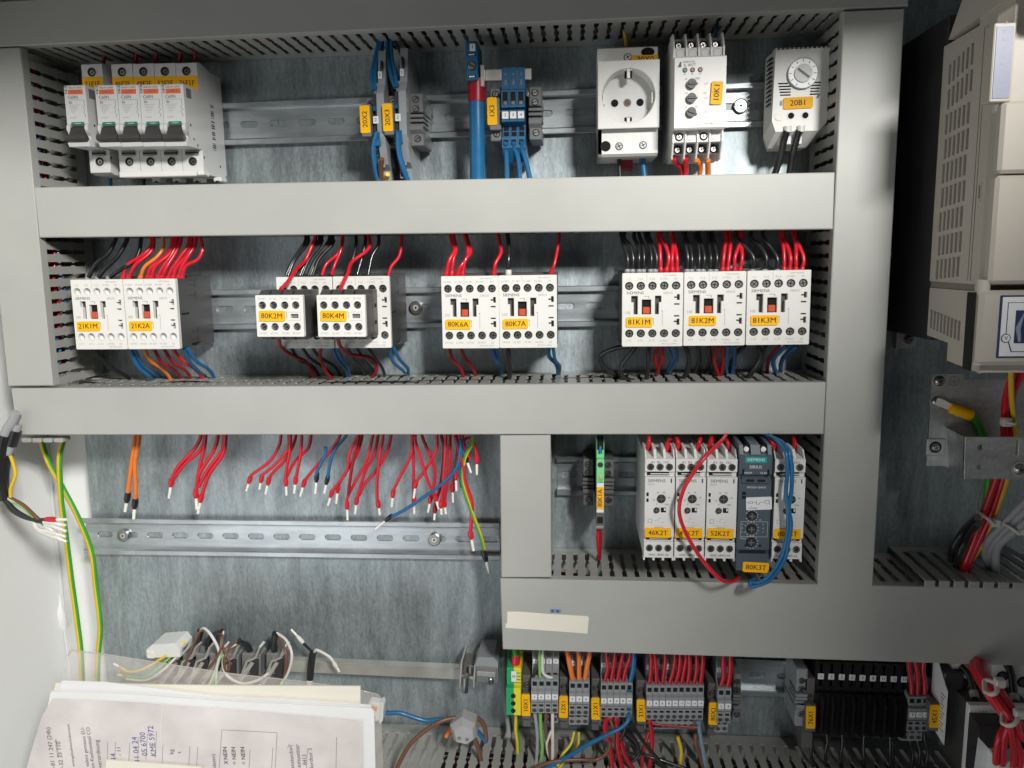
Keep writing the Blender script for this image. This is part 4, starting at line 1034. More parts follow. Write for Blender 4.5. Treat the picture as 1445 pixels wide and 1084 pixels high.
# --- above the second-rail contactors
z4, z5, z6, z7 = T(60, 320, .2213), T(340, 320, .2215), T(600, 320, .2215), T(840, 320, .2353)
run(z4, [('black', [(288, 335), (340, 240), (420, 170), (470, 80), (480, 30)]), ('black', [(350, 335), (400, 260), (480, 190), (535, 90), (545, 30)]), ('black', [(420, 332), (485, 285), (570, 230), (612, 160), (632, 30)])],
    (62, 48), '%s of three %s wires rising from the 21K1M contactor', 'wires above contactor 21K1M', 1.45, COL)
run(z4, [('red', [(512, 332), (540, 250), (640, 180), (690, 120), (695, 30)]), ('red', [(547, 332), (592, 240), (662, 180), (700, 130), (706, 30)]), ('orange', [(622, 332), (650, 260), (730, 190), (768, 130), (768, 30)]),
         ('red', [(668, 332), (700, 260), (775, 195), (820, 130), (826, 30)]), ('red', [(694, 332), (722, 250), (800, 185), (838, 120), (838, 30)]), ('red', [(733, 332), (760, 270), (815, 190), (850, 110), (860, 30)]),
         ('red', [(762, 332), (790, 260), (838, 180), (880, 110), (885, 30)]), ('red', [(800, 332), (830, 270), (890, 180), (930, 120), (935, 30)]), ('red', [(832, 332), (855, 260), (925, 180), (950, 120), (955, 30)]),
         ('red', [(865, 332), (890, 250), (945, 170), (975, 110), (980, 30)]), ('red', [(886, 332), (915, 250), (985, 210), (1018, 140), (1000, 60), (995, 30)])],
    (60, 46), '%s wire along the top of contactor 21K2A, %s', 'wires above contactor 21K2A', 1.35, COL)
run(z5, [('black', [(a, 312), (a + 45, 210), (b - 8, 110), (b, 65), (b, 20)]) for a, b in ((285, 412), (300, 430), (360, 480), (374, 498), (388, 514), (428, 560), (442, 574), (457, 588))] +
    [('red', [(515, 312), (540, 240), (622, 170), (645, 100), (645, 20)]), ('red', [(578, 312), (592, 250), (636, 150), (648, 90), (652, 20)])],
    (60, 44), '%s wire along the top of the contactor behind block 80K2M, %s', 'wires above the contactor behind 80K2M', 1.15)
run(z5, [('black', [(665, 308), (708, 210), (730, 120), (728, 60), (728, 20)]), ('black', [(740, 306), (768, 200), (790, 120), (795, 60), (795, 20)]), ('black', [(810, 306), (838, 190), (872, 120), (880, 60), (880, 20)]), ('red', [(938, 312), (955, 250), (1002, 190), (1022, 120), (1022, 20)])],
    (60, 44), '%s wire along the top of the contactor behind block 80K4M, %s', 'wires above the contactor behind 80K4M', 1.2)
wire('wire', 'red wire bending down into the top of block 80K2M', 'red', ramp(z5([(252, 402), (308, 345), (350, 272), (405, 225), (450, 130), (475, 60), (480, 20)]), (104, 62, 46)), 1.5, 'red wires into the clipped-on blocks')
wire('wire', 'red wire bending down into the top of block 80K4M', 'red', ramp(z5([(625, 425), (640, 370), (680, 300), (705, 230), (790, 165), (818, 120), (810, 60), (806, 20)]), (104, 62, 46)), 1.5, 'red wires into the clipped-on blocks')
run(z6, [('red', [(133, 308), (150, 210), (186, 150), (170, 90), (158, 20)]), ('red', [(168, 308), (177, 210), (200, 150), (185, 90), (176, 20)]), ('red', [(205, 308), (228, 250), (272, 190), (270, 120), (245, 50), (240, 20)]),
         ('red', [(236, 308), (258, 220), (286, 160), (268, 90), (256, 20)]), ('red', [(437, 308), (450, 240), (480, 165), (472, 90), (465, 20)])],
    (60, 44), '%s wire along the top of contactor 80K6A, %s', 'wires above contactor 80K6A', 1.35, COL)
run(z6, [('black', [(530, 300), (530, 210), (538, 130), (522, 60), (515, 20)], 1.6), ('red', [(800, 302), (820, 230), (846, 140), (850, 55), (850, 20)])],
    (60, 44), '%s of two lone wires above contactor 80K7A, %s', 'wires above contactor 80K7A', 1.2, lambda c: [('start', 'red' if c == 'red' else 'white', 6, 0)])
def up7(a, b, k=0): return [(a, 268), (a + 3 + k, 190), ((a + b) / 2 + 6 + k, 120), (b + 6, 70), (b, 30), (b, 10)]
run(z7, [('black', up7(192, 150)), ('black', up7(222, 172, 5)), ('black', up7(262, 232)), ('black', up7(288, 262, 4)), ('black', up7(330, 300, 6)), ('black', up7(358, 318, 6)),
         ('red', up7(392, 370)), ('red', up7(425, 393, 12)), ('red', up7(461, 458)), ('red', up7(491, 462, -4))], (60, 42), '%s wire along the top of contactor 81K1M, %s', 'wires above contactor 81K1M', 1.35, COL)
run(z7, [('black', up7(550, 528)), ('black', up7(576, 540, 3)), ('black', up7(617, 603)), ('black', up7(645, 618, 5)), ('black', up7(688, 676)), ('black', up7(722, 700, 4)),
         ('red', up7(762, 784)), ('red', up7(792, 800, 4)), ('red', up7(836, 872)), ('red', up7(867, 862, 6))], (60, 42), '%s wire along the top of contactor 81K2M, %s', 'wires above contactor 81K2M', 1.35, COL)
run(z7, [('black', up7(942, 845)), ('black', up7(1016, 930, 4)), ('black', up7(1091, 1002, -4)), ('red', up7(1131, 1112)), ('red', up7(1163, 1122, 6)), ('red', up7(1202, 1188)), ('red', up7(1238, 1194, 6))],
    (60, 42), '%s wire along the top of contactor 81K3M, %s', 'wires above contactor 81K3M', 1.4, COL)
wire('cable', 'grey cable crossing behind the wires of contactor 81K2M', 'grey', ramp(z7([(800, 255), (900, 215), (1050, 180), (1180, 155), (1300, 140)]), (14, 14)), 2.6)
# --- below the contactors, into the duct
def into(tr, rows, lab, group, r=1.25, zt=None, d0=60, cat='wire'):
    for i, row in enumerate(rows):
        pts = tr(row[1]); rr = (row[2] if len(row) > 2 else r) * 1.12
        lx, ly = pts[-1]; top = zt(lx) if zt else -97.5
        v = M.transposed() @ Vector(((lx - CX) / F, (ly - CYY) / F, 1.0))
        de = max(14, min(66, D - v[1] * top / v[2]))
        P = ramp(pts, (row[3] if len(row) > 3 else d0, (d0 + de) / 2, de))
        w = at(*P[-1]); o0 = at(*P[0])
        S = spline([at(*p) - o0 for p in P] + [w - o0 + Vector((0, 0, -5)), w - o0 + Vector((1, 0, -11))], 6)
        solo('wire', MB().tube(S, rr, WIREC[row[0]], 8), lab % (ORD[i], row[0]), cat, group, o0)
into(z4, [('black', [(330, 775), (400, 865), (470, 920), (545, 962)], 1.7), ('blue', [(562, 775), (600, 880), (660, 940), (695, 972)], 1.5), ('blue', [(588, 775), (632, 880), (700, 930), (750, 956)]), ('orange', [(645, 775), (690, 855), (760, 905), (812, 965)]),
          ('dark red', [(708, 775), (760, 865), (840, 912), (882, 962)]), ('dark red', [(773, 775), (830, 865), (908, 912), (942, 962)]), ('red', [(832, 775), (890, 855), (970, 905), (1018, 962)]), ('blue', [(902, 775), (940, 865), (1000, 925), (1040, 955)]), ('blue', [(925, 775), (985, 860), (1055, 905), (1092, 960)])],
     '%s wire below contactors 21K1M and 21K2A, %s', 'wires below contactors 21K1M and 21K2A', 1.4)
into(z5, [('dark red', [(238, 700), (262, 775), (340, 826), (405, 855), (445, 905), (464, 960)], 1.4, 100), ('black', [(318, 765), (370, 848), (450, 885), (494, 945)]), ('black', [(388, 765), (440, 838), (520, 890), (570, 940)]), ('black', [(452, 765), (500, 830), (590, 885), (630, 945)]),
          ('dark red', [(512, 765), (505, 830), (540, 920), (580, 972)]), ('blue', [(585, 765), (618, 850), (662, 905), (680, 955)]), ('blue', [(612, 765), (648, 850), (682, 900), (692, 955)]),
          ('black', [(678, 765), (720, 840), (770, 890), (792, 942)]), ('black', [(738, 765), (782, 840), (830, 888), (848, 915)]), ('dark red', [(612, 700), (640, 772), (705, 816), (820, 834), (856, 868), (860, 920), (836, 962)], 1.4, 100),
          ('black', [(808, 765), (860, 838), (900, 898), (916, 955)]), ('blue', [(942, 765), (968, 858), (1030, 915), (1058, 950)]), ('blue', [(968, 765), (1015, 850), (1062, 902), (1068, 948)])],
     '%s wire below the two clipped-on blocks, %s', 'wires below blocks 80K2M and 80K4M')
into(z6, [('dark red', [(152, 765), (170, 838), (218, 895), (246, 962)]), ('dark red', [(226, 765), (250, 830), (298, 895), (322, 956)]), ('blue', [(424, 765), (448, 850), (480, 890), (474, 952)], 1.6), ('blue', [(455, 765), (466, 840), (487, 890), (486, 950)]),
          ('black', [(528, 765), (536, 850), (540, 900), (534, 978)], 1.9), ('blue', [(782, 765), (792, 830), (838, 880), (848, 950)], 1.6), ('blue', [(815, 765), (828, 848), (857, 888), (852, 950)])],
     '%s wire below contactors 80K6A and 80K7A, %s', 'wires below contactors 80K6A and 80K7A', 1.3)
into(z7, [('black', [(200, 718), (130, 726), (60, 752), (28, 790), (62, 850), (125, 888), (150, 918)], 1.8), ('black', [(245, 715), (200, 775), (160, 830), (158, 890), (198, 920), (232, 926)], 1.7), ('black', [(318, 715), (318, 830), (306, 926)], 1.8),
          ('dark red', [(372, 715), (356, 800), (378, 860), (360, 905)]), ('dark red', [(405, 715), (396, 800), (372, 865), (362, 905)]), ('blue', [(432, 715), (456, 790), (440, 850), (432, 892)]), ('blue', [(476, 715), (490, 790), (452, 860), (436, 892)]),
          ('black', [(540, 712), (562, 790), (552, 870), (520, 922)], 1.8), ('black', [(612, 712), (624, 800), (598, 890)], 1.6), ('black', [(680, 712), (690, 800), (664, 890)], 1.6)],
     '%s wire below contactor 81K1M, %s', 'wires below contactor 81K1M', 1.4)
into(z7, [('dark red', [(735, 712), (711, 800), (745, 908)]), ('dark red', [(765, 712), (766, 800), (752, 908)]), ('blue', [(802, 712), (781, 820), (790, 895)], 1.6), ('blue', [(838, 712), (832, 800), (822, 895)], 1.6), ('black', [(895, 712), (825, 790), (806, 882)], 1.6),
          ('black', [(976, 712), (990, 790), (935, 880), (902, 922)], 1.8), ('black', [(1022, 712), (1002, 800), (976, 886)], 1.6), ('dark red', [(1105, 712), (1042, 800), (1030, 886)]), ('blue', [(1145, 712), (1072, 790), (1078, 862), (1102, 880)], 1.6), ('blue', [(1212, 712), (1125, 790), (1110, 875)], 1.6)],
     '%s wire below contactors 81K2M and 81K3M, %s', 'wires below contactors 81K2M and 81K3M', 1.4)
# --- top row
z2, z3 = T(480, 30, .2215), T(820, 30, .263)
run(z2, [('blue', [(255, 90), (225, 230), (203, 350), (214, 442)], 1.45), ('blue', [(270, 100), (240, 230), (222, 340), (226, 440)], 1.2), ('black', [(270, 130), (268, 240), (268, 300)], 1.2)],
    (40, 54), '%s wire dropping into the terminal tagged 20X2, %s', 'wires into terminal 20X2')
run(z2, [('blue', [(296, 90), (300, 220), (325, 340), (352, 425)], 1.5), ('blue', [(325, 95), (325, 220), (345, 330), (366, 420)], 1.3), ('black', [(345, 120), (392, 220), (404, 290)], 1.2)],
    (40, 54), '%s wire dropping into the terminal tagged 20X3, %s', 'wires into terminal 20X3')
run(z2, [('blue', [(236, 705), (218, 800), (216, 900), (236, 990), (262, 1060)], 1.9), ('brown', [(266, 876), (262, 950), (272, 1060)], 1.7), ('blue', [(370, 705), (372, 830), (400, 940), (432, 1030), (445, 1060)], 1.9), ('yellow', [(302, 975), (292, 1010), (285, 1060)], 1.6)],
    (62, 44), '%s wire hanging from the tall terminals 20X2 and 20X3, %s', 'wires below the tall terminals')
run(z2, [('blue', [(1057, 775), (1050, 800), (1062, 870), (1060, 1060)], 1.75), ('blue', [(1107, 772), (1108, 810), (1132, 880), (1148, 1060)], 1.75), ('blue', [(1160, 768), (1162, 810), (1185, 890), (1222, 1060)], 1.75)],
    (54, 44), '%s of the three wires below the blue disconnect terminals, %s', 'wires below the blue terminals')
P = [(673, 112, 50), (673, 150, 50), (673.5, 200, 48), (674, 275, 44)]
wire('power_cable', 'thick blue cable with a red sleeve under the blue screw terminal', 'blue', P, 6.1, None, 'cable', n=16, sleeve=[(0, 6, 'dark red', 6.9)])
run(z3, [('black', [(203, 690), (208, 780), (210, 880)], 1.5), ('blue', [(320, 690), (336, 780), (345, 880)], 2.2)], (40, 40), '%s wire under the 20X0 power socket, %s', 'wires under the power socket')
wire('wire', 'yellow wire entering the top of the 20X0 power socket', 'yellow', ramp(z3([(230, 50), (238, 100), (240, 145)]), (34, 36)), 1.3)
run(z3, [('red', [(498, 735), (512, 765), (542, 795), (545, 880)], 1.7), ('red', [(560, 735), (560, 790), (556, 880)], 1.7), ('orange', [(620, 745), (640, 780), (634, 820), (632, 880)], 1.7), ('orange', [(680, 745), (684, 800), (683, 880)], 1.7)],
    (66, 50), '%s wire under the 10K1 monitoring relay, %s', 'wires under relay 10K1')
run(z3, [('black', [(515, 60), (520, 110), (532, 150)], 1.3), ('black', [(585, 55), (590, 110), (595, 150)], 1.3), ('black', [(655, 55), (655, 110), (656, 150)], 1.3), ('blue', [(745, 30), (726, 70), (718, 150)], 1.3)],
    (40, 62), '%s wire into the top of relay 10K1, %s', 'wires above relay 10K1')
run(z3, [('black', [(1105, 585), (1092, 640), (1066, 730), (1030, 850)], 2.2), ('black', [(1170, 585), (1152, 650), (1128, 730), (1112, 850)], 2.2)], (47, 34), '%s %s wire leaving the bottom of the thermostat', 'wires below the thermostat')
z1 = T(0, 0, .2491)
for i, (a, b) in enumerate(((585, 300), (770, 300), (885, 290), (1015, 290), (1100, 300))):
    wire('wire', '%s dark red wire rising behind the breaker block into the top duct' % ORD[i], 'dark red', ramp(z1([(a, b + 60), (a + 3, b + 20), (a + 8, b - 50)]), (30, 34)), 1.6, 'wires above the breakers')
for i, a in enumerate((625, 815)):
    wire('wire', '%s dark wire dropping below the breakers' % ORD[i], 'black' if i else 'blue', ramp(z1([(a, 940), (a, 1000), (a + 2, 1090)]), (20, 24)), 1.5, 'wires below the breakers')

# --- loose ends under the second duct
zh, zl = T(330, 600, .2699), T(0, 560, .3689)
hang = [
 ('red', [(245, 60), (235, 110), (190, 190), (95, 262), (84, 282)], (65, 345)), ('red', [(290, 60), (280, 130), (210, 210), (152, 262), (145, 278)], (133, 335)), ('red', [(325, 60), (310, 110), (268, 185), (200, 255), (182, 290)], (165, 360)),
 ('red', [(295, 60), (290, 140), (276, 230), (272, 295)], (275, 365)), ('red', [(402, 60), (386, 125), (320, 185), (280, 260), (268, 290)], None), ('red', [(355, 60), (347, 150), (330, 250), (323, 285)], (315, 355)),
 ('red', [(552, 60), (512, 130), (440, 205), (384, 272), (368, 300)], (347, 372)), ('blue', [(480, 150), (460, 195), (437, 245), (434, 268)], (425, 355)), ('blue', [(585, 60), (535, 120), (507, 190), (492, 265), (489, 282)], (472, 355)),
 ('red', [(642, 60), (602, 150), (590, 240), (525, 335), (512, 355)], (492, 420)), ('red', [(668, 60), (640, 155), (592, 240), (552, 305), (544, 330)], (535, 408)), ('dark red', [(650, 60), (625, 200), (606, 320), (600, 360)], None),
 ('red', [(727, 60), (692, 185), (640, 285), (597, 370), (592, 415)], (594, 495)), ('red', [(752, 60), (736, 150), (692, 240), (652, 350), (643, 392)], (633, 465)), ('red', [(777, 60), (760, 180), (750, 300), (750, 380), (755, 410)], (763, 468)),
 ('red', [(822, 60), (800, 150), (742, 240), (682, 310), (655, 370)], None), ('red', [(937, 60), (928, 150), (880, 250), (842, 330), (833, 355)], (825, 425)), ('red', [(930, 60), (936, 180), (940, 290), (942, 388)], (943, 462)),
 ('red', [(1062, 60), (1058, 130), (1010, 220), (962, 285), (951, 305)], (940, 380)), ('red', [(985, 60), (1020, 150), (1050, 240), (1042, 340), (1028, 385)], (1015, 455)), ('red', [(950, 90), (982, 200), (1020, 300), (1045, 362), (1052, 375)], (1070, 435)),
 ('dark red', [(1087, 60), (1100, 130), (1080, 300), (1056, 410), (1052, 436)], (1048, 495)), ('red', [(1110, 60), (1104, 200), (1092, 340), (1084, 410)], (1085, 465)), ('red', [(1132, 60), (1124, 200), (1108, 340), (1101, 405)], (1108, 462)),
 ('blue', [(1185, 110), (1165, 220), (1100, 300), (1000, 372), (900, 440), (815, 482)], (742, 542)), ('red', [(1180, 60), (1188, 115), (1165, 190), (1160, 262)], (1163, 340)), ('red', [(1160, 60), (1172, 120), (1152, 260), (1143, 325)], (1145, 402)),
]
for i, (c, pts, tip) in enumerate(hang):
    d = 26 + (i * 7 % 13)
    e = ()
    if tip:
        k = 6.5 if c.startswith('red') or c == 'dark red' else 8
        L_ = math.hypot(tip[0] - pts[-1][0], tip[1] - pts[-1][1]) * .2699 / 1.68 - k * .5
        e = [('end', 'black' if c == 'blue' else c, k, L_, zh([tip])[0])]
        pts = pts + [(pts[-1][0] + (tip[0] - pts[-1][0]) * .08, pts[-1][1] + (tip[1] - pts[-1][1]) * .08)]
    pts = [(pts[0][0], pts[0][1] - 35)] + pts
    wire('loose_wire', '%s loose hanging wire below the second duct in reading order, %s' % (ORD[i], c), c, ramp(zh(pts), (d + 8, d)), 1.42, 'loose wires hanging below the second duct', ends=e)
def loose(lab, c, tr, pts, tip, r=1.42, cc=None, col2=None, d=(38, 34), k=7, sc=.2699, grp='loose wires hanging below the second duct'):
    e = ()
    if tip:
        e = [('end', cc or c, k, math.hypot(tip[0] - pts[-1][0], tip[1] - pts[-1][1]) * sc / 1.68 - k * .5, tr([tip])[0])]
        pts = pts + [(pts[-1][0] + (tip[0] - pts[-1][0]) * .08, pts[-1][1] + (tip[1] - pts[-1][1]) * .08)]
    wire('loose_wire', lab, c, ramp(tr(pts), d), r, grp, col2=col2, ends=e)
loose('blue loose wire with a black collar curling out of the tangled red bunch', 'blue', zh, [(1165, 80), (1190, 125), (1212, 170)], (1238, 245), cc='black')
loose('red loose wire behind the blue collar in the tangled bunch', 'red', zh, [(1190, 40), (1208, 115), (1226, 155), (1234, 172)], None)
loose('red loose wire making a small loop before hanging next to the short vertical duct', 'red', zh, [(1200, 85), (1222, 68), (1250, 72), (1262, 120), (1270, 175)], (1270, 255))
loose('long red loose wire hanging down over the empty rail', 'red', zh, [(1160, 60), (1165, 90), (1195, 200), (1205, 290), (1245, 400), (1243, 480), (1238, 570)], (1253, 655), 1.7)
loose('green and yellow loose wire hanging lowest over the empty rail', 'yellow', zh, [(1248, 60), (1243, 95), (1210, 170), (1197, 290), (1240, 450), (1290, 590), (1310, 678)], (1335, 770), 1.7, 'black', 'green', k=10)
loose('thin blue loose wire behind the green and yellow one', 'blue', zh, [(1195, 60), (1185, 150), (1178, 250), (1190, 325)], None)
loose('first of two orange loose wires with black collars', 'orange', zl, [(518, 100), (515, 170), (503, 250), (491, 330), (488, 382)], (478, 440), 1.9, 'black', sc=.3689, k=9)
loose('second of two orange loose wires, its tip hanging lower', 'orange', zl, [(532, 100), (530, 170), (514, 250), (520, 350), (517, 405)], (511, 468), 1.9, 'black', sc=.3689, k=9)
for i, (pts, tip) in enumerate((([(768, 100), (765, 155), (738, 205), (682, 268), (656, 325)], (646, 388)), ([(787, 100), (783, 155), (765, 208), (700, 262), (662, 318)], None), ([(786, 100), (788, 170), (768, 245), (756, 305), (750, 365)], None),
        ([(836, 100), (835, 155), (818, 205), (765, 290), (749, 368)], (752, 430)), ([(858, 100), (856, 165), (845, 215), (795, 280), (760, 345)], None), ([(866, 100), (862, 170), (850, 225), (800, 300), (770, 385)], (757, 447)))):
    loose('%s red wire of the loose bunch next to the orange pair' % ORD[i], 'red', zl, pts, tip, 1.65, sc=.3689)

# --- relays
zr = T(890, 610, .2031)
for i, pts in enumerate(([(125, 10), (126, 50), (125, 105)], [(290, 30), (262, 55), (252, 80), (255, 112)], [(305, 30), (325, 60), (332, 105)], [(492, 30), (476, 60), (468, 112)], [(560, 10), (555, 50), (553, 90)], [(640, 30), (668, 70), (688, 122)], [(930, 20), (975, 60), (1000, 120)], [(1120, 20), (1136, 70), (1150, 118)])):
    wire('wire', '%s short red wire plugged into the tops of the timer relays' % ORD[i], 'red', ramp(zr(pts), (60, 84)), 1.6, 'short red wires above the timer relays', ends=[('end', 'red', 8.5, 0)])
wire('wire', 'long red wire looping in front of the white timer relays', 'red', ramp(zr([(665, 0), (655, 35), (620, 75), (510, 180), (430, 290), (370, 400), (340, 520), (347, 620), (400, 740), (480, 860), (570, 970), (640, 1030), (700, 1045), (742, 1022), (755, 1000)]), (70, 104, 112, 108, 104, 80)), 1.5, k=8)
for i, dx in enumerate((4, -24)):
    wire('wire', '%s of two blue wires looping over the relay nearest the long duct' % ORD[i], 'blue', ramp(zr([(940 + dx, 0), (985, 42 - dx * .3), (1052 + dx, 72), (1100 + dx, 140), (1118 + dx, 250), (1112 + dx * 1.4, 400), (1100 + dx * .5, 520), (1108 + dx * .8, 650), (1092 + dx, 780), (1062 + dx, 890), (985 + dx, 1005 + dx * .6), (905, 1058 + dx), (840 - dx, 1065 + dx), (835, 1035), (860, 1020)]), (70, 104, 108, 108, 104, 96)), 1.55, 'blue wires looping over the relays', k=8)
wire('wire', 'blue wire dropping into the top of the green terminal', 'blue', [(848, 605, 40), (847, 622, 54), (847, 640, 58)], 1.7)
for i in range(2):
    wire('wire', '%s of the red wires below the green terminal' % ORD[i], 'dark red' if i else 'red', [(844 + i * 3, 748, 46), (843.5 + i * 3, 762, 44), (844 + i * 2, 776, 40), (846, 790, 36)], 1.5, 'red wires below the green terminal')

# --- bottom row
zb = T(700, 900, .263); zc = T(1060, 900, .2664)
run(zb, [('black', [(248, 55), (240, 90), (215, 170), (197, 212)]), ('light green', [(240, 60), (232, 120), (236, 212)]), ('white', [(252, 55), (250, 120), (256, 185), (280, 210), (303, 214)])], (49, 50), '%s wire entering the 10X1 strip from the duct, %s', 'wires above strip 10X1', 1.1)
run(zb, [('orange', [(382, 45), (388, 100), (400, 160), (411, 222)]), ('orange', [(442, 45), (443, 120), (445, 222)]), ('orange', [(510, 45), (503, 100), (490, 160), (477, 222)])], (49, 50), '%s of the %s wires entering the 12X1 strip', 'wires above strip 12X1', 1.8)
run(zb, [('shaded red', [(596, 55), (597, 110), (598, 160), (584, 232)]), ('shaded red', [(642, 55), (638, 110), (630, 165), (617, 232)]), ('shaded red', [(690, 55), (678, 110), (662, 165), (650, 235)]), ('shaded red', [(722, 55), (714, 110), (700, 165), (682, 236)]), ('blue', [(742, 55), (740, 110), (735, 175), (718, 242)], 1.9)],
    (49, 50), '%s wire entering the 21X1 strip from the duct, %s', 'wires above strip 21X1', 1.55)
run(zb, [('shaded red', [(a, 65), (a + 2, 110), ((a + b) / 2 + 4, 180), (b, 245)]) for a, b in ((828, 823), (852, 861), (906, 895), (958, 930), (986, 963), (1014, 996), (1034, 1028), (1074, 1062), (1108, 1098))],
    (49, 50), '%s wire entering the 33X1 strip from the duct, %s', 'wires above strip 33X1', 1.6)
run(zb, [('shaded red', [(1224, 75), (1222, 140), (1218, 205), (1207, 255)]), ('shaded red', [(1258, 75), (1256, 140), (1254, 205), (1242, 265)])], (49, 50), '%s of the two %s wires entering the 80X1 strip', 'wires above strip 80X1', 1.8)
run(zc, [('shaded red', [(832, 110), (842, 170), (851, 230), (852, 298)]), ('shaded red', [(866, 110), (876, 170), (882, 230), (882, 300)]), ('shaded red', [(916, 110), (914, 170), (920, 230), (920, 298)])], (49, 50), '%s of the three %s wires entering the 45X1 strip', 'wires above strip 45X1', 1.8)
run(zb, [('grey', [(208, 405), (216, 480), (225, 560), (215, 680)]), ('light green', [(237, 405), (244, 500), (251, 600), (238, 680)]), ('brown', [(268, 405), (264, 500), (280, 580), (292, 670)]), ('white', [(303, 405), (306, 500), (304, 620), (298, 690)]), ('white', [(296, 500), (270, 560), (272, 600), (290, 660)], .9)],
    (52, 50), '%s wire hanging out of the 10X1 strip, %s', 'wires below strip 10X1', 1.3)
for i, pts in enumerate(([(420, 505), (400, 570), (360, 630), (330, 690)], [(446, 505), (440, 580), (400, 625), (350, 690), (320, 740)])):
    wire('wire', '%s green and yellow wire hanging out of the 12X1 strip' % ORD[i], 'green', ramp(zb(pts), (44, 60)), 1.5, 'wires below strip 12X1', col2='yellow')
run(zb, [('shaded red', [(622, 428), (592, 440), (582, 490), (605, 560), (618, 640), (626, 740)]), ('brown', [(612, 440), (628, 500), (626, 560)], 1.2), ('shaded red', [(645, 422), (648, 500), (655, 590), (680, 700), (690, 740)]), ('dark red', [(662, 540), (695, 640), (745, 720)]),
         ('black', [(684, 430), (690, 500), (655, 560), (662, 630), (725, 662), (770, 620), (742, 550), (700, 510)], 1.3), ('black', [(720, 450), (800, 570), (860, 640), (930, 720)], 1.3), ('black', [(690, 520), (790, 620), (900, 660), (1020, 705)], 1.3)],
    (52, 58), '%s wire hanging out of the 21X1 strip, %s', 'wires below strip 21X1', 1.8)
wire('wire', 'bright blue wire sweeping from the 21X1 strip across to the papers side', 'blue', ramp(zb([(714, 412), (708, 445), (670, 482), (600, 520), (500, 570), (400, 630), (300, 685), (200, 740)]), (56, 78)), 1.9, k=8)
wire('wire', 'brown wire lying across the open duct under strip 12X1', 'brown', ramp(zb([(150, 740), (240, 690), (330, 657), (450, 650), (540, 655), (600, 612), (612, 560)]), (80, 62)), 1.5, k=8)
run(zb, [('shaded red', [(822, 430), (832, 500), (834, 580), (820, 720)]), ('shaded red', [(822, 505), (800, 560), (785, 640), (782, 720)], 1.4), ('yellow', [(974, 530), (992, 600), (990, 660), (980, 720)], 1.4), ('brown', [(1072, 515), (1072, 570), (1095, 640), (1115, 700)], 1.8), ('pale blue', [(1083, 445), (1094, 530), (1112, 620), (1126, 720)], 1.5)],
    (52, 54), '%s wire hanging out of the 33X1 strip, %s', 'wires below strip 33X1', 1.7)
solo('jumper_wire', MB().tube([at(700 + x * .263, 900 + y * .263, 56) - at(920, 1022, 56) for x, y in ((838, 462), (900, 470), (1000, 476), (1082, 482))], 1.1, WIREC['dark red'], 6), 'dark red jumper running level across the lower half of strip 33X1', 'wire', None, at(920, 1022, 56))
for i, (x, y) in enumerate(((330, 510), (400, 505), (480, 515), (600, 520), (735, 520), (750, 560), (845, 500), (880, 505), (915, 500))):
    wire('wire', '%s black wire dropping into the open duct below the fuse terminals' % ORD[i], 'black', ramp(zc([(x, y - 15), (x - 6 + i % 3 * 6, y + 50), (x - 14 + i * 4, y + 110), (x + 4, y + 200)]), (40, 44)), 1.4, 'black wires below the fuse terminals')
wire('wire', 'green wire with a red sleeve dropping into the earth terminal', 'green', ramp(zb([(104, 50), (104, 90), (106, 135), (106, 160)]), (38, 42)), 3.0, n=10, sleeve=[(7, 19, 'red', 3.7)])
wire('wire', 'green and yellow wire coming out behind the earth terminal', 'green', ramp(zb([(112, 400), (108, 480), (116, 560), (122, 700)]), (34, 40)), 2.0, col2='yellow')
wire('cable', 'grey cable bending down behind the earth terminal', 'grey', ramp(zb([(40, 50), (45, 250), (60, 420), (72, 490), (60, 540)]), (10, 16, 30)), 3.0)

# ================================================================ left corner cables
za = T(0, 560, .3689)
t = wire('grey_cable', 'grey cable with dark shrink sleeves hanging at the cabinet wall', 'grey', ramp(za([(62, 60), (46, 95), (22, 130), (8, 180), (2, 240), (4, 320), (16, 390)]), (84, 84)), 3.9, None, 'cable', n=12, sleeve=[(14, 38, 'black', 4.6)])
t = wire('grey_cable', 'short grey cable end in a black sleeve beside the second duct', 'grey', ramp(za([(66, 105), (52, 150), (34, 200), (18, 260), (10, 340), (20, 395)]), (80, 82)), 3.6, None, 'cable', n=12, sleeve=[(3, 11, 'black', 4.9), (14, 31, 'black', 4.7)])
wire('wire', 'thin yellow wire curving beside the black cable sleeves', 'yellow', ramp(za([(40, 225), (52, 260), (60, 300), (44, 350), (42, 395)]), (84, 84)), 1.5)
for i, (c, pts, cc, tl) in enumerate((('black', [(12, 390), (50, 440), (120, 466), (196, 470)], 'red', 9), ('black', [(20, 385), (60, 432), (130, 472), (190, 482)], 'white', 9), ('light green', [(34, 390), (90, 425), (140, 470), (192, 492)], 'white', 10),
        ('white', [(32, 388), (80, 415), (120, 455), (140, 500), (196, 520)], 'white', 8), ('white', [(36, 392), (90, 430), (125, 470), (150, 510), (205, 535)], 'white', 7), ('brown', [(36, 386), (90, 418), (135, 455), (190, 505)], 'white', 8))):
    wire('cable_core', '%s core of the stripped cable ends by the cabinet wall, %s' % (ORD[i], c), c, ramp(za(pts), (84, 92)), 1.6, 'cores of the stripped grey cable', ends=[('end', cc, 9, tl)])
wire('earth_wire', 'green and yellow earth wire bowing towards the plate edge', 'green', ramp(za([(158, 165), (185, 250), (240, 350), (300, 465), (345, 590), (366, 720), (384, 880), (376, 1010), (370, 1300)]), (30, 24)), 2.4, 'earth wires in the cabinet corner', col2='yellow', n=12)
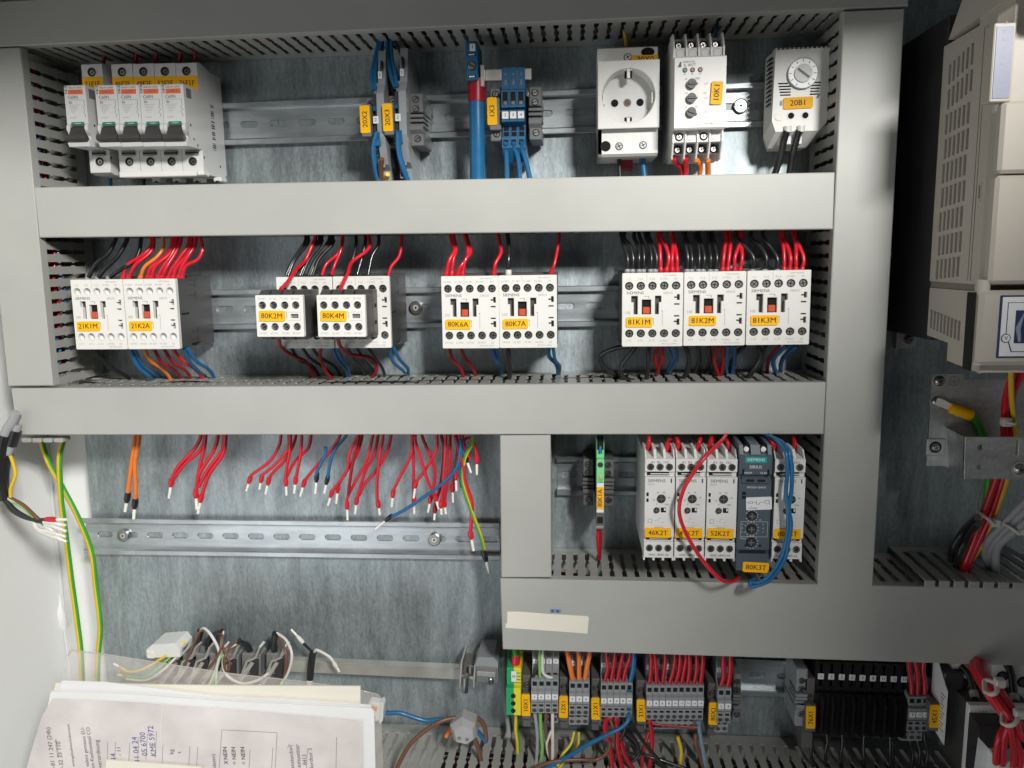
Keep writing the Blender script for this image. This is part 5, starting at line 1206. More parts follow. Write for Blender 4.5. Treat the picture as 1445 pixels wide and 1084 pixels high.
wire('earth_wire', 'green and yellow earth wire hanging nearest the cabinet wall', 'green', ramp(za([(242, 165), (228, 240), (232, 400), (250, 540), (270, 700), (295, 860), (312, 1010), (320, 1300)]), (34, 40)), 2.4, 'earth wires in the cabinet corner', col2='yellow', n=12)

# ================================================================ old clip terminals, bar, papers
zp = T(40, 860, .346)
a = at(392, 938, 16); b = at(652, 950, 16)
r_ = solo('shield_bar', MB().box(0, (b - a).length, -17, -15, -6.0, 4.6, STEEL, .4).box(0, (b - a).length, -17.6, -9, 4.0, 5.4, STEEL, .3), 'flat bright steel bar running level below the empty rail', 'bar', None, (a.x, 0, a.z))
r_.rotation_euler = (0, -math.atan2(b.z - a.z, b.x - a.x), 0)
a = at(322, 945, 20)
solo('bar_carrier', MB().box(-60, 52, -24, -4, -12, 4, TERMD, .8), 'dark plastic carrier behind the old metal clips', 'carrier', None, (a.x, 0, a.z))
for i, x in enumerate((575, 628, 684, 742, 795, 885, 985)):
    p = at(*zp([(x, 225)])[0], 34)
    t = thing('clip_terminal', '%s bent metal clip terminal behind the plastic sleeve' % ORD[i], 'terminal', (p.x, 0, p.z + 2), .06, 'old metal clip terminals'); t.scale = (1.35, 1.1, 1.35)
    part('clip_body', MB().box(-3, 10, -30, -16, -9, 6, CLAMP, .8).box(4, 9, -33, -28, -8, 3, BLACK, .5), t)
    part('spring_clip', MB().prism([(11.5, 15), (8.6, 7.5), (2.6, 4.2), (-1, -6), (-6, -11), (-4.9, -12), (.4, -7), (3.8, 3.2), (9.8, 6.4), (12.8, 14.4)], 1, -38, -28, STEEL), t)
    part('clip_screw', MB().dome((-5.0, -39, -14.2), 3.0, 2.2, SCREW).tube([(-3, -38, -12), (2, -37, -5), (6, -34, 2)], 1.5, STEEL, 8), t)
p = at(234, 917, 40)
g = MB().prism([(-16, -6), (-16, 1.5), (-10, 6.5), (11, 8.5), (15, 3), (15, -4.5)], 1, -44, -20, WHITE2).box(-15.5, -9, -44.8, -30, -6.5, .5, WHITE, .6)
solo('white_cover', g, 'small white plastic cover lying above the first metal clip', 'cover', None, (p.x, 0, p.z))
cores = [('yellow', [(640, 132), (600, 160), (540, 205), (470, 245), (412, 256), (374, 236)], 1.5, ('end', 'orange', 3, 5)), ('light green', [(636, 140), (590, 185), (530, 240), (470, 276), (392, 270)], 1.3, ('end', 'orange', 3, 5)),
         ('white', [(640, 150), (600, 195), (540, 255), (480, 288), (400, 284)], 1.3, None), ('brown', [(640, 156), (605, 205), (550, 265), (500, 292), (380, 290)], 1.3, None),
         ('brown', [(640, 300), (636, 230), (672, 150), (698, 95), (712, 86)], 1.4, None), ('white', [(700, 86), (722, 80), (756, 118), (776, 180), (762, 250), (738, 310)], 1.6, None), ('brown', [(760, 100), (790, 110), (780, 180), (735, 240), (676, 305)], 1.4, None),
         ('white', [(795, 90), (785, 150), (768, 240), (765, 310)], 1.4, None), ('light green', [(815, 160), (785, 200), (765, 260), (750, 312)], 1.3, None), ('brown', [(782, 92), (795, 160), (820, 220), (812, 270)], 1.4, None),
         ('white', [(852, 138), (812, 165), (794, 220), (815, 270), (870, 302), (930, 292), (978, 262)], 1.6, None), ('brown', [(858, 128), (822, 150), (800, 200), (812, 260), (860, 292)], 1.3, None),
         ('white', [(1012, 96), (1050, 125), (1073, 185), (1062, 255), (1030, 305)], 1.6, None), ('brown', [(1018, 104), (1046, 160), (1054, 220), (1040, 290)], 1.4, None)]
for i, (c, pts, r, e) in enumerate(cores):
    wire('cable_core', '%s thin core curling over the old clip terminals, %s' % (ORD[i], c), c, ramp(zp(pts), (34, 48, 44)), r * .8, 'cores over the old clip terminals', ends=[e] if e else ())
for i, pts in enumerate(([(702, 88), (690, 130), (686, 180)], [(790, 92), (745, 115), (735, 165)], [(858, 128), (890, 145), (908, 182)], [(1008, 98), (1003, 140), (1006, 188)])):
    wire('sleeved_cable', '%s short black sleeved cable end among the old clips' % ORD[i], 'black', ramp(zp(pts), (36, 26)), 3.1, 'black sleeved cable ends', 'cable')
wire('sleeved_cable', 'black sleeved cable standing alone in front of the steel bar', 'black', ramp(zp([(1163, 172), (1156, 220), (1148, 285)]), (28, 28)), 3.3, None, 'cable', n=10)
wire('cable_core', 'black core with a white tip rising above the lone sleeved cable', 'black', ramp(zp([(1160, 178), (1130, 150), (1108, 122)]), (28, 34)), 1.3, None, ends=[('end', 'white', 8, 8)])
wire('cable_core', 'white core bending away from the lone sleeved cable', 'white', ramp(zp([(1166, 176), (1180, 166), (1228, 196), (1252, 228)]), (28, 34)), 1.3, None, ends=[('end', 'white', 6, 4)])
wire('cable', 'pale cable end below the lone black sleeve', 'white', ramp(zp([(1147, 280), (1146, 320)]), (28, 28)), 2.7, None)

# bar end clamps
p = at(661, 952, 34)
t = thing('bar_clamp', 'bright metal screw clamp at the end of the steel bar', 'clamp', (p.x, 0, p.z), .08)
g = MB().box(-7, -5.4, -40, -8, -11, 14, STEEL, .3).box(5, 6.6, -40, -8, -9, 13, STEEL, .3).box(-6, 6, -38, -36, -2, .4, STEEL, .2).box(-5, 5, -30, -10, -1, 8, TERMD)
part('clamp_frame', g, t)
part('clamp_screw', MB().cyl((-1.5, -41, -13), 2, 2.8, 14, SCREW, 10).cyl((2, -36, 1), 2, 2.2, 8, SCREW, 10), t)
p = at(687, 945, 36)
t = thing('bar_holder', 'grey plastic bar holder with a metal screw beside the wide duct', 'holder', (p.x, 0, p.z), .05)
g = MB().prism([(-8, 14), (6, 15), (10, 10), (10, -9), (-9, -10), (-9.6, 7)], 1, -42, -8, TERM).box(-9, 9.6, -43.5, -30, -9.4, 6, CLAMP, 1.2)
part('holder_body', g, t)
part('holder_screw', MB().dome((3.6, -43.5, -6.4), 3.8, 2.0, SCREW).screw(3.6, -45.8, -6.4, 2.2, .5), t)
part('holder_cap', MB().box(-8, 8.5, -44, -42, -2.5, 2, BRACKET, .5), t)

# documents
def sheet(px_pts, d, m, thick=.5):
    P = [at(x, y, d) for x, y in px_pts]
    o = P[0].copy()
    return MB().prism([((q - o).x, (q - o).z) for q in P], 1, -thick, 0, m), Vector((o.x, -d, o.z))
def paper(name, pts, d, m, label, thick=.5):
    g, o = sheet(pts, d, m, thick)
    return solo(name, g, label, 'paper', 'documents stacked in the clear sleeve', o)
paper('document_sheet', [(80, 963), (300, 966.5), (509, 967.5), (509.5, 1150), (40, 1150)], 118, PAPERB, 'cream sheet standing furthest back in the stack of documents', 1.2)
paper('document_sheet', [(88, 960), (150, 962), (200, 968), (260, 976), (308, 982), (400, 986), (524, 994), (526, 1150), (50, 1150)], 121, PAPER, 'white sheet with a worn uneven top edge in the stack', .8)
paper('document_sheet', [(73.5, 974.5), (180, 978), (300, 987), (420, 993), (524, 998), (528.5, 1003), (532, 1150), (30, 1150), (66, 1010)], 124, PAPER, 'white sheet with rounded corner directly behind the front form', 1.6)
t = thing('service_form', 'printed and handwritten service form on top of the document stack', 'form', at(290, 1040, 127))
o0 = at(290, 1040, 127); o0 = Vector((o0.x, 0, o0.z)); t.location = (o0.x * MM, 0, o0.z * MM)
P = [at(x, y, 127) for x, y in ((74, 986), (200, 992), (360, 1004), (511, 1017), (512.5, 1150), (20, 1150), (44, 1062), (60, 1010))]
g = MB().prism([(q.x - o0.x, q.z - o0.z) for q in P], 1, -127.6, -126.8, PAPERF); part('form_sheet', g, t)
g = MB()
def ptxt(s, x, y, size, m=INKM, rot=math.pi / 2 + .03, sx=1.0):
    q = at(x, y, 127.7); g.text(s, size, q.x - o0.x, q.z - o0.z, -127.75, m, rot, sx)
def pline(x0, y0, x1, y1, w=.25, m=INKM):
    a, b = at(x0, y0, 127.7), at(x1, y1, 127.7); d = (b - a); n_ = Vector((-d.z, 0, d.x)).normalized() * w
    g.add([(a.x - o0.x + n_.x, -127.75, a.z - o0.z + n_.z), (b.x - o0.x + n_.x, -127.75, b.z - o0.z + n_.z), (b.x - o0.x - n_.x, -127.75, b.z - o0.z - n_.z), (a.x - o0.x - n_.x, -127.75, a.z - o0.z - n_.z)], [(0, 1, 2, 3)], m)
ptxt('0-81 11 247 (24h)', 72, 1057, 5.2, INKM); ptxt('0-32 33 110', 85, 1067, 5.2, INKM); ptxt('vertragskaeltetechnikerraum', 100, 1052, 3.2); ptxt('des Geschaefts', 80, 1056, 2.6)
ptxt('valent gemaess EU-', 120, 1054, 4.4, INKM); ptxt('em Kaeltemittel CO', 128, 1056, 4.4, INKM); ptxt('verordnung', 139, 1064, 5.2, INKM)
ptxt('14', 160, 1068, 6, INKB); ptxt('- 11', 168, 1060, 5); ptxt('11 04 24', 192, 1058, 6.6, INKB, sx=.95); ptxt('05 6700', 203, 1050, 6.6, INKB, sx=.95); ptxt('KME 5972', 215, 1046, 6.6, INKB, sx=.95)
ptxt('kg', 242, 1061, 5); ptxt('t', 253, 1062, 5); ptxt('bidaten)', 302, 1076, 4.5); ptxt('x', 318, 1076, 7, INKB)
for x in (318, 330, 343): ptxt('NEIN', x, 1063, 4.8, INK)
for x in (330, 343): ptxt('o', x, 1077, 4.5)
ptxt('nlagenstandort', 412, 1074, 4.6); ptxt('Gemuetter', 421, 1070, 5.2); ptxt('8413', 430, 1072, 4.6); ptxt('Nordtor 3', 439, 1072, 4.6)
for x0, y0, x1, y1 in ((313, 1030, 391, 1034), (313, 1030, 309, 1090), (391, 1034, 388, 1090), (152, 1047, 151, 1090), (163, 1047, 161, 1090), (183, 1048, 181, 1090), (230, 1051, 228, 1090), (268, 1053, 266, 1090), (279, 1054, 277, 1090), (353, 1058, 351, 1090), (385, 1055, 383, 1090), (408, 1050, 406, 1056), (434, 1057, 432, 1090), (475, 1040, 474, 1090), (196, 1040, 194, 1075), (208, 1035, 206, 1072), (221, 1032, 219, 1070)):
    pline(x0, y0, x1, y1, .16)
pline(229, 1000, 226, 1045, .25, MATS['cream_paper'])  # pale line painted as the highlight of a crease
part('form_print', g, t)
paper('tan_strip', [(150, 1072), (284, 1082), (282, 1150), (146, 1150)], 130, PAPERB, 'tan paper strip lying over the lower edge of the form', .5)
# clear sleeve behind the papers
g = MB(); O = at(300, 960, 112); ring = []
top = [(96, 925), (101, 917), (160, 925), (230, 936), (320, 950), (420, 961), (500, 972), (533, 980), (537, 984)]
v = []; 
for x, y in top:
    q = at(x, y, 110 + 3 * math.sin(x * .03)); v.append((q.x - O.x, q.y - O.y, q.z - O.z))
n = len(v)
v2 = []
for x, y in [(88, 955), (90, 957), (160, 966), (230, 975), (320, 985), (420, 992), (500, 1000), (535, 1012), (540, 1060)]:
    q = at(x, y, 113); v2.append((q.x - O.x, q.y - O.y, q.z - O.z))
v3 = [(a, b + .4, c - 50) for a, b, c in v2]
g.add(v + v2 + v3, [(i, i + 1, n + i + 1, n + i) for i in range(n - 1)] + [(n + i, n + i + 1, 2 * n + i + 1, 2 * n + i) for i in range(n - 1)], FILM, True)
g.tube([(a, b - .3, c) for a, b, c in v], .7, FILM, 6)
g.tube([(a, b - .5, c - 3) for a, b, c in v2[:-1]], .4, FILM, 6)
solo('clear_sleeve', g, 'scuffed clear plastic sleeve sticking up behind the papers', 'sleeve', None, O)

# lever connector and wire nut
p = at(531, 1001, 70)
t = thing('lever_connector', 'transparent lever connector with an orange lever beside the papers', 'connector', (p.x, 0, p.z), .1)
part('connector_body', MB().box(-6, 7, -76, -66, -8, 9, TAG, 1.0).box(4, 6.2, -76.5, -66, -9, 10, WHITE2, .6), t)
part('orange_lever', MB().box(-3, 2, -77.5, -75, 2.5, 6.5, WIREC['orange'], .6), t); part('orange_lever', MB().box(-5, 1, -77.5, -75, -4.5, -2.5, WIREC['orange'], .4), t)
zn = T(500, 880, .249)
wire('wire', 'blue wire leaving the lever connector towards the grey cap', 'blue', ramp(zn([(178, 508), (260, 512), (330, 530), (400, 549), (480, 546), (570, 540)]), (72, 66)), 2.0, k=8)
wire('wire', 'brown wire arching over the open duct into the grey cap', 'brown', ramp(zn([(225, 860), (262, 770), (320, 680), (400, 608), (490, 555), (575, 532)]), (90, 66)), 1.9, k=8)
wire('wire', 'brown wire curling out of the far side of the grey cap', 'brown', ramp(zn([(670, 530), (712, 545), (742, 590), (748, 655)]), (64, 58)), 2.0)
wire('wire', 'brown wire dropping from the grey cap into the duct', 'brown', ramp(zn([(680, 650), (700, 700), (716, 755), (720, 790)]), (62, 50)), 2.0)
wire('wire', 'short blue wire below the grey cap', 'blue', ramp(zn([(700, 612), (722, 640), (748, 672)]), (62, 58)), 2.0)
wire('wire', 'short orange wire stub at the grey cap', 'orange', ramp(zn([(556, 590), (535, 615), (520, 640)]), (62, 60)), 2.0)
PGREY = mat('pale_grey_plastic', (.38, .385, .39), .45, noise=.05)
p = at(654.5, 1029, 74)
t = thing('wire_nut', 'faceted grey plastic cap joining brown and blue wires on the duct', 'wire cap', (p.x, -70, p.z))
fr = [(-11.5, 4), (-8.5, -10), (2.5, -12.5), (11, -6), (10, 6.5), (-1.5, 11.5)]
g = MB(); n = 6
R0 = [(a, 8, b) for a, b in fr]; R1 = [(a * 1.0, -5, b) for a, b in fr]; R2 = [(a * .72 + 1, -11, b * .7 - .5) for a, b in fr]
for A, B in ((R0, R1), (R1, R2)): g.add(A + B, [(i, (i + 1) % n, n + (i + 1) % n, n + i) for i in range(n)], PGREY)
g.add(R2, [tuple(range(n))], PGREY); g.add(R0, [tuple(range(n))], PGREY)
for a, b in ((-3, -4), (3.5, -5)): g.cyl((a, -11.2, b), 1, 1.6, .3, CLAMP, 12)
part('cap_body', g, t)

# ================================================================ paper strip and leftovers on the wide duct
P = [(716, 863), (733, 863), (778, 866.5), (790, 867), (829, 869.5), (831, 872), (829, 894), (775, 890), (713.5, 886), (713.5, 880), (715.5, 880)]
g, o = sheet(P, H + .2, PAPERB, .35)
solo('paper_strip', g, 'torn white paper strip taped on the wide horizontal duct', 'paper strip', None, o)
p = at(784, 862.5, H + .3)
solo('blue_sticker', MB().box(-4.2, 4.2, -.25, 0, -1.3, 1.6, WIREC['pale blue'], .1).box(-3.4, -1.6, -.3, -.2, -1, 1.2, INKB).box(.6, 2.8, -.3, -.2, -1, 1.0, INKB), 'tiny blue sticker remnant above the white paper strip', 'sticker', None, p)


# ================================================================ frequency drive
X0 = 251.5
def zat(px, py, d): return at(px, py, d).z
t = thing('frequency_drive', 'large beige frequency drive with vented flank beside the long vertical duct', 'drive', (0, 0, 0))
zt = zat(1337.7, 66, 100); zt2 = zat(1395.7, 41.5, 170)
g = MB()
flank = [(-100, zt), (-172, zt + 1), (-172, zt + 12), (-172, zat(1376, 403, 165)), (-166, zat(1376, 403, 165)), (-100, zat(1316, 396, 100))]
g.prism([(-100, zt), (-150, zt + .5), (-150, zt + 10), (-172, zt + 11), (-172, -19), (-100, -18.6)], 0, X0, 420, BEIGE)
g.box(X0 + 1, 420, -170, -100, -23, -18.6, BEIGED)
g.prism([(-172, 160), (-172, -19), (-182, -19), (-182, 160)], 0, X0 + 5, 420, BEIGE)
# chamfer strip between flank and front
g.add([(X0, -172, zt + 11), (X0 + 5, -182, zt + 11), (X0 + 5, -182, -19), (X0, -172, -19)], [(0, 1, 2, 3)], BEIGE)
g.box(X0 + .5, X0 + 2, -168, -104, -16.5, -16.2, BEIGED)
for y_ in (-157, -160.5): g.box(X0 - .25, X0 + .1, y_ - .3, y_, -17, zt - 2, BEIGED)
for z in (95, 38): g.box(X0 - .3, X0 + .2, -167, -162, z - 6, z + 6, BEIGE, .2).box(X0 - .4, X0 + .2, -166, -164, z - 4, z + 4, BEIGED)
part('upper_casing', g, t)
part('top_cover', MB().prism([(-110, zt + 2), (-196, zt + 8), (-196, 190), (-150, 190)], 0, at(1388, 60, 160).x, 420, BEIGE).box(X0 + 9, 420, -206, -190, zat(1430, 18, 206), 190, WHITE2, 3), t)
a = at(1416, 142, 190); b = at(1416, 246, 190)
part('front_cover', MB().box(a.x, 420, -190, -181, b.z + .6, a.z, BEIGE, 2.0).box(a.x - .6, 420, -190, -181, -18, b.z - .6, BEIGE, 2.0), t)
a = at(1408, 37, 191); b = at(1425, 138, 191)
g = MB().box(a.x - 1.2, b.x + 1.2, -190, -180, b.z - 2, a.z + 2, BEIGE, .6).box(a.x, b.x, -190.5, -189, b.z, a.z, LILAC)
for i in range(9):
    z = b.z + 5 + i * 4.6; g.text('08.1'[i % 3:], 2.2, (a.x + b.x) / 2, z, -190.6, INKL)
part('display_window', g, t)
slot = MB().box(-.2, .3, -1.0, 1.0, -6.5, 6.5, BEIGED).box(-.9, .3, 1.0, 2.5, -6.6, 6.6, BEIGE, .4).mesh('vent_slot')
vent_parent = [c for c in t.children if c.name.startswith('upper_casing')][0]
for r in range(9):
    zc_ = 123 - r * 16.2
    n_ = 6 if r < 8 else 6
    for k in range(n_):
        yk = -112 - k * 6.2 - (1 if r % 2 else 0)
        part('vent_slot', slot, vent_parent, None, (X0 - .05, yk, zc_ - 4 + 1.2 * k * (1 if r < 2 else .4)))
zl0 = zat(1315, 406, 100); zl1 = zat(1314, 473, 100); zl2 = zat(1343.6, 509, 135)
g = MB().prism([(-100, zl0), (-180, zl0), (-180, zl2 - 2), (-170, zl2 - 2), (-134, zl2), (-134, zl1 - 2), (-100, zl1)], 0, X0 + .5, 420, BEIGE)
lc_ = part('lower_casing', g, t)
for k in range(9): part('vent_slot', slot, lc_, None, (X0 + .45, -106 - k * 5.4, zl1 + 12 - k * .6))
a = at(1380, 411, 186)
g = MB().box(a.x, 420, -190, -178, zat(1445, 516, 190), zat(1445, 410, 190), BEIGE, 2.5).cyl((a.x + 3.4, -184, zat(1445, 516, 190)), 2, 4.2, 52, BEIGE, 16).box(a.x - 1.6, a.x - .6, -186, -176, zl2, zl0, HOLE)
part('lower_door', g, t)
a = at(1413, 417, 191); b = at(1445, 505, 191)
g = MB().box(a.x, 420, -191, -189.5, b.z, a.z, NAVY, .3).box(a.x + 1, 420, -191.4, -190.5, b.z + 1, a.z - 1, TAG).box(a.x + 9, 420, -191.8, -191, b.z + 9, a.z - 9, NAVY)
g.box(a.x + 4, a.x + 4.4, -191.6, -191.3, b.z + 14, a.z - 4.2, NAVY).box(a.x + 4, 420, -191.6, -191.3, a.z - 4.5, a.z - 4.2, NAVY).box(a.x + 7.5, 420, -191.6, -191.3, b.z + 3.6, b.z + 4, NAVY)
g.cyl((a.x + 4.2, -191.7, b.z + 12), 1, 2.8, .3, NAVY, 18).cyl((a.x + 4.2, -191.85, b.z + 12), 1, 2.3, .3, TAG, 18).text('V', 3.2, a.x + 4.2, b.z + 12, -191.95, NAVY)
g.add([(a.x + 5.6, -191.6, b.z + 9.6), (a.x + 6.1, -191.6, b.z + 10), (a.x + 8.2, -191.6, b.z + 4), (a.x + 7.5, -191.6, b.z + 3.7)], [(0, 1, 2, 3)], NAVY)
g.tube([(a.x + 12, -192, b.z + 10), (a.x + 10.6, -192, b.z + 18), (a.x + 13.5, -192, b.z + 27)], [1.0, 1.6, .3], LILAC, 6)
part('warning_panel', g, t)
g = MB().box(X0 + 2, 420, -100, -2, zat(1316, 480, 100), 160, BLACK, .8)
part('heatsink_housing', g, t)
g = MB().dome((0, 0, 0), 4.2, 3.2, SCREW).screw(0, -3.3, 0, 2.2, .6).mesh('fixing_screw')
q = at(1386, 520, 150); part('fixing_screw', g, t, None, (q.x, -150, q.z - .5))
# mounting lugs with screws
for i, (x, y, lab) in enumerate(((1300, 84, 'dark fixing lug with a screw at the top of the drive'), (1282, 481, 'dark fixing lug with a screw at the foot of the drive'))):
    p = at(x, y, 8); u = thing('fixing_lug', lab, 'lug', (p.x, 0, p.z), 0, 'fixing lugs of the drive')
    part('lug_plate', MB().box(-9, 8, -4.2, -1, -7, 8.5, BRACKET, .8).box(-9.4, -8.4, -7, -1, -7, 8.5, BRACKET, .3), u)
    part('lug_screw', MB().dome((1.5, -4.2, 1), 4.2, 4.4, SCREW).screw(1.5, -8.8, 1, 2.4, .5), u)
wire('cable', 'dark cable end poking out behind the long vertical duct', 'grey', [(1262, 356, 20), (1270, 372, 26), (1277, 386, 30)], 3.6, None, n=10)

# bracket with earth screws
zk = T(1220, 500, .3229)
t = thing('earth_bracket', 'grey sheet metal bracket with an earth screw below the drive', 'bracket')
def pq(x, y, d):
    q = at(*zk([(x, y)])[0], d); return q
P = [pq(*c, 60) for c in ((290, 85), (430, 85), (430, 108), (760, 108), (760, 480), (375, 505), (350, 487), (265, 487), (276, 362))]
part('back_plate', MB().prism([(q.x, q.z) for q in P], 1, -61.5, -60, BRACKET), t)
A = [pq(440, 362, 96), pq(800, 362, 96), pq(800, 546, 96), pq(435, 546, 96)]
holes = [circ(q.x, q.z, 2.0, 12) for q in (pq(505, 408, 96), pq(500, 493, 96))]
q = pq(667, 410, 96); holes.append(rect(q.x - .9, q.x + .9, q.z - 5.5, q.z + 5.5))
g = MB(); plate_holes(g, [(q.x, q.z) for q in A], holes, -96, 1.6, BRACKET, .3); part('front_plate', g, t)
Bq = [pq(362, 320, 61), pq(372, 507, 61)]
part('side_plate', MB().add([(Bq[0].x, -61, Bq[0].z), (Bq[1].x, -61, Bq[1].z), (A[3].x, -94.5, A[3].z), (A[0].x, -94.5, A[0].z)], [(0, 1, 2, 3)], BRACKET).add([(Bq[0].x - 1, -61, Bq[0].z), (Bq[1].x - 1, -61, Bq[1].z), (A[3].x - .6, -95, A[3].z), (A[0].x - .6, -95, A[0].z)], [(0, 1, 2, 3)], BRACKET), t)
scw = MB().cyl((0, 1.4, 0), 1, 5.4, .9, STEEL, 20).dome((0, 1.4, 0), 4.3, 2.6, SCREW).screw(0, -1.4, 0, 2.6, .5).mesh('bracket_screw')
for x, y, d, s in ((330, 118, 63.2, 1.0), (318, 208, 63.2, 1.0), (313, 408, 64, .85), (683, 505, 99, 1.05)):
    q = pq(x, y, d); o = part('bracket_screw', scw, t, None, (q.x, -d, q.z)); o.scale = (s, 1, s)
q = pq(392, 117, 61.6); g = MB()
for r in (3.7,):
    for i in range(20):
        a0, a1 = 2 * math.pi * i / 20, 2 * math.pi * (i + 1) / 20
        g.add([(q.x + rr * math.cos(a), -61.62, q.z + rr * math.sin(a)) for rr, a in ((r, a0), (r, a1), (r - .35, a1), (r - .35, a0))], [(0, 1, 2, 3)], INKM)
for w_2, z in ((2.2, -.4), (1.5, -1.3), (.8, -2.2)): g.box(q.x - w_2, q.x + w_2, -61.66, -61.6, q.z + z - .12, q.z + z + .12, INKM)
g.box(q.x - .12, q.x + .12, -61.66, -61.6, q.z - .4, q.z + 2.4, INKM); part('earth_mark', g, t)
g = MB(); q = pq(313, 405, 62.5); g.box(q.x - 7, q.x + 7, -62.6, -61.4, q.z - 7, q.z + 6.5, BRACKET, .6); part('clip_plate', g, t)
# ring lug with green wire
P = [(335, 215, 66), (352, 222, 66), (372, 232, 66), (385, 237, 67)]
g = MB(); S = [pq(*p) for p in P]; o = S[0].copy()
t = thing('ring_lug', 'ring lug with a yellow ribbed sleeve under the second earth screw', 'cable lug', o)
g.prism([((q - o).x, (q - o).z) for q in (pq(320, 190, 66), pq(350, 200, 66), pq(385, 222, 66), pq(375, 245, 66), pq(335, 232, 66), pq(308, 222, 66))], 1, -.8, .8, TIN); part('lug_tongue', g, t)
S = [pq(x, y, 67) - o for x, y in ((372, 232), (385, 237), (395, 240), (410, 246), (425, 252), (440, 257), (466, 267))]
part('lug_sleeve', MB().tube(S, [3.4, 4.6, 4.1, 4.7, 4.1, 4.7, 4.4], YEL, 12), t)
wire('wire', 'thick green wire curving from the ring lug behind the bracket', 'green', ramp(zk([(455, 262), (490, 290), (515, 340), (540, 430), (545, 550), (522, 680), (490, 780), (430, 880), (400, 930)]), (67, 66, 64, 58, 50)), 3.0, 'wires running down behind the bracket', n=12)
for i, (c, pts, r, c2) in enumerate((('red', [(655, 20), (650, 80), (618, 180), (610, 280), (612, 400), (575, 545), (520, 700), (480, 800), (440, 915), (430, 950)], 2.8, None), ('red', [(705, 20), (685, 90), (650, 180), (636, 280), (634, 400), (600, 545), (556, 690), (510, 790), (466, 900), (450, 950)], 2.6, None),
        ('green', [(640, 30), (645, 200), (655, 360), (625, 550), (575, 690), (530, 800), (470, 900)], 1.8, 'yellow'), ('black', [(492, 712), (440, 760), (385, 850), (378, 900)], 2.6, None), ('black', [(500, 740), (450, 800), (410, 880), (400, 920)], 2.6, None))):
    wire('wire', '%s wire running down behind the front of the metal bracket, %s' % (ORD[i], c), c, ramp(zk(pts), (120, 78, 74, 62, 56)), r, 'wires running down behind the bracket', col2=c2, n=10)
for i, pts in enumerate(([(760, 600), (690, 655), (600, 750), (540, 815), (530, 870), (545, 930)], [(760, 640), (700, 690), (625, 765), (560, 830), (545, 880), (560, 935)], [(760, 700), (700, 735), (620, 800), (575, 850), (570, 940), (575, 960)])):
    wire('grey_cable', '%s of three grey cables bending down into the wide duct' % ORD[i], 'grey', ramp(zk(pts), (90, 66, 50)), 3.0, 'grey cables below the bracket', 'cable', n=12)
def tie(label, a, b, d, head, w=2.3):
    A, B = pq(*a, d), pq(*b, d); o = A.copy(); Hh = pq(*head, d + 3)
    mid = (A + B) / 2 + Vector((0, -8, 0)); back = (A + B) / 2 + Vector((0, 8, 0))
    u = thing('cable_tie', label, 'cable tie', o, 0, 'natural nylon cable ties')
    S = spline([A - o, (A * .7 + mid * .3 + Vector((0, -3, 0))) - o, mid - o, (B * .7 + mid * .3 + Vector((0, -3, 0))) - o, B - o, (B * .6 + back * .4 + Vector((0, 3, 0))) - o, back - o, A - o], 4)
    part('tie_band', MB().tube(S, w * .55, NYLON, 6), u)
    h = Hh - o; part('tie_head', MB().box(h.x - 3.4, h.x + 3.4, h.y - 3, h.y + 3, h.z - 3.2, h.z + 3.2, NYLON, .8), u)
tie('cable tie round the red and green wires below the bracket', (494, 690), (560, 738), 68, (570, 735))
tie('cable tie round the three grey cables', (602, 735), (665, 775), 72, (680, 770))
tie('cable tie round the red wires above the bracket', (600, 290), (648, 298), 84, (618, 296))

# ================================================================ starter devices in the lower corner
zd = T(1060, 900, .2664)
def dd(x, y, d): return at(*zd([(x, y)])[0], d)
a = dd(1157, 358, 90); b = dd(1460, 760, 90)
t = thing('motor_starter', 'white and black motor starter with a round terminal opening in the lower corner', 'motor starter', (a.x, 0, b.z))
w, h = b.x - a.x, a.z - b.z
g = MB(); hs = []
for x, y in ((1225, 435), (1322, 435), (1420, 435)):
    q = dd(x, y, 90); hs.append(circ(q.x - a.x, q.z - b.z, 4.3, 18))
plate_holes(g, [(0, 0), (w, 0), (w, h), (0, h)], hs, -90, 6, WHITE2, .6); g.box(.5, w, -84, -8, 0, h - .5, CHAR)
for hh in hs:
    cx_ = sum(p[0] for p in hh) / 18; cz_ = sum(p[1] for p in hh) / 18; g.cyl((cx_, -89.8, cz_), 1, 4.3, 5.6, WHITE2, 16, caps=False)
part('starter_body', g, t)
g = MB(); q = dd(1240, 472, 90); g.text('SIEMENS', 4.6, q.x - a.x, q.z - b.z, -90.1, INK, sx=1.1); q = dd(1228, 395, 90); g.text('1 L1', 3.4, q.x - a.x, q.z - b.z, -90.1, INK); part('printing', g, t)
for x in (1232, 1306, 1380):
    q = dd(x, 508, 94); part('teal_marker', MB().box(q.x - a.x - 4.6, q.x - a.x + 4.6, -95, -90, q.z - b.z - 2.2, q.z - b.z + 2.2, mat('teal_plastic', (.10, .33, .33), .4), .6), t)
a2 = dd(1172, 530, 108); b2 = dd(1310, 530, 108)
part('black_hood', MB().prism([(-90, 26), (-106, 24), (-108, 18), (-108, -20), (-90, -20)], 0, dd(1175, 600, 100).x - a.x, w, BLACK).shift(0, 0, dd(1175, 600, 100).z - b.z), t)
q = dd(1240, 640, 109)
part('rating_label', MB().prism([(-6, 17), (11, -2), (12, -24), (-8, -24)], 1, -.3, 0, TAG).shift(q.x - a.x, -108.2, q.z - b.z), t)
q = dd(1310, 650, 124)
t2 = thing('contact_module', 'pale terminal module at the very corner under the red bundle', 'module', (q.x, 0, q.z))
g = MB().box(0, 22, -124, -60, -22, 0, WHITE2, .8).box(22.6, 50, -124, -60, -22, 0, WHITE2, .8)
part('module_body', g, t2)
g = MB()
for x in (8, 17, 30, 39): g.cyl((x, -124.3, -14), 1, 3.0, .4, HOLE, 16)
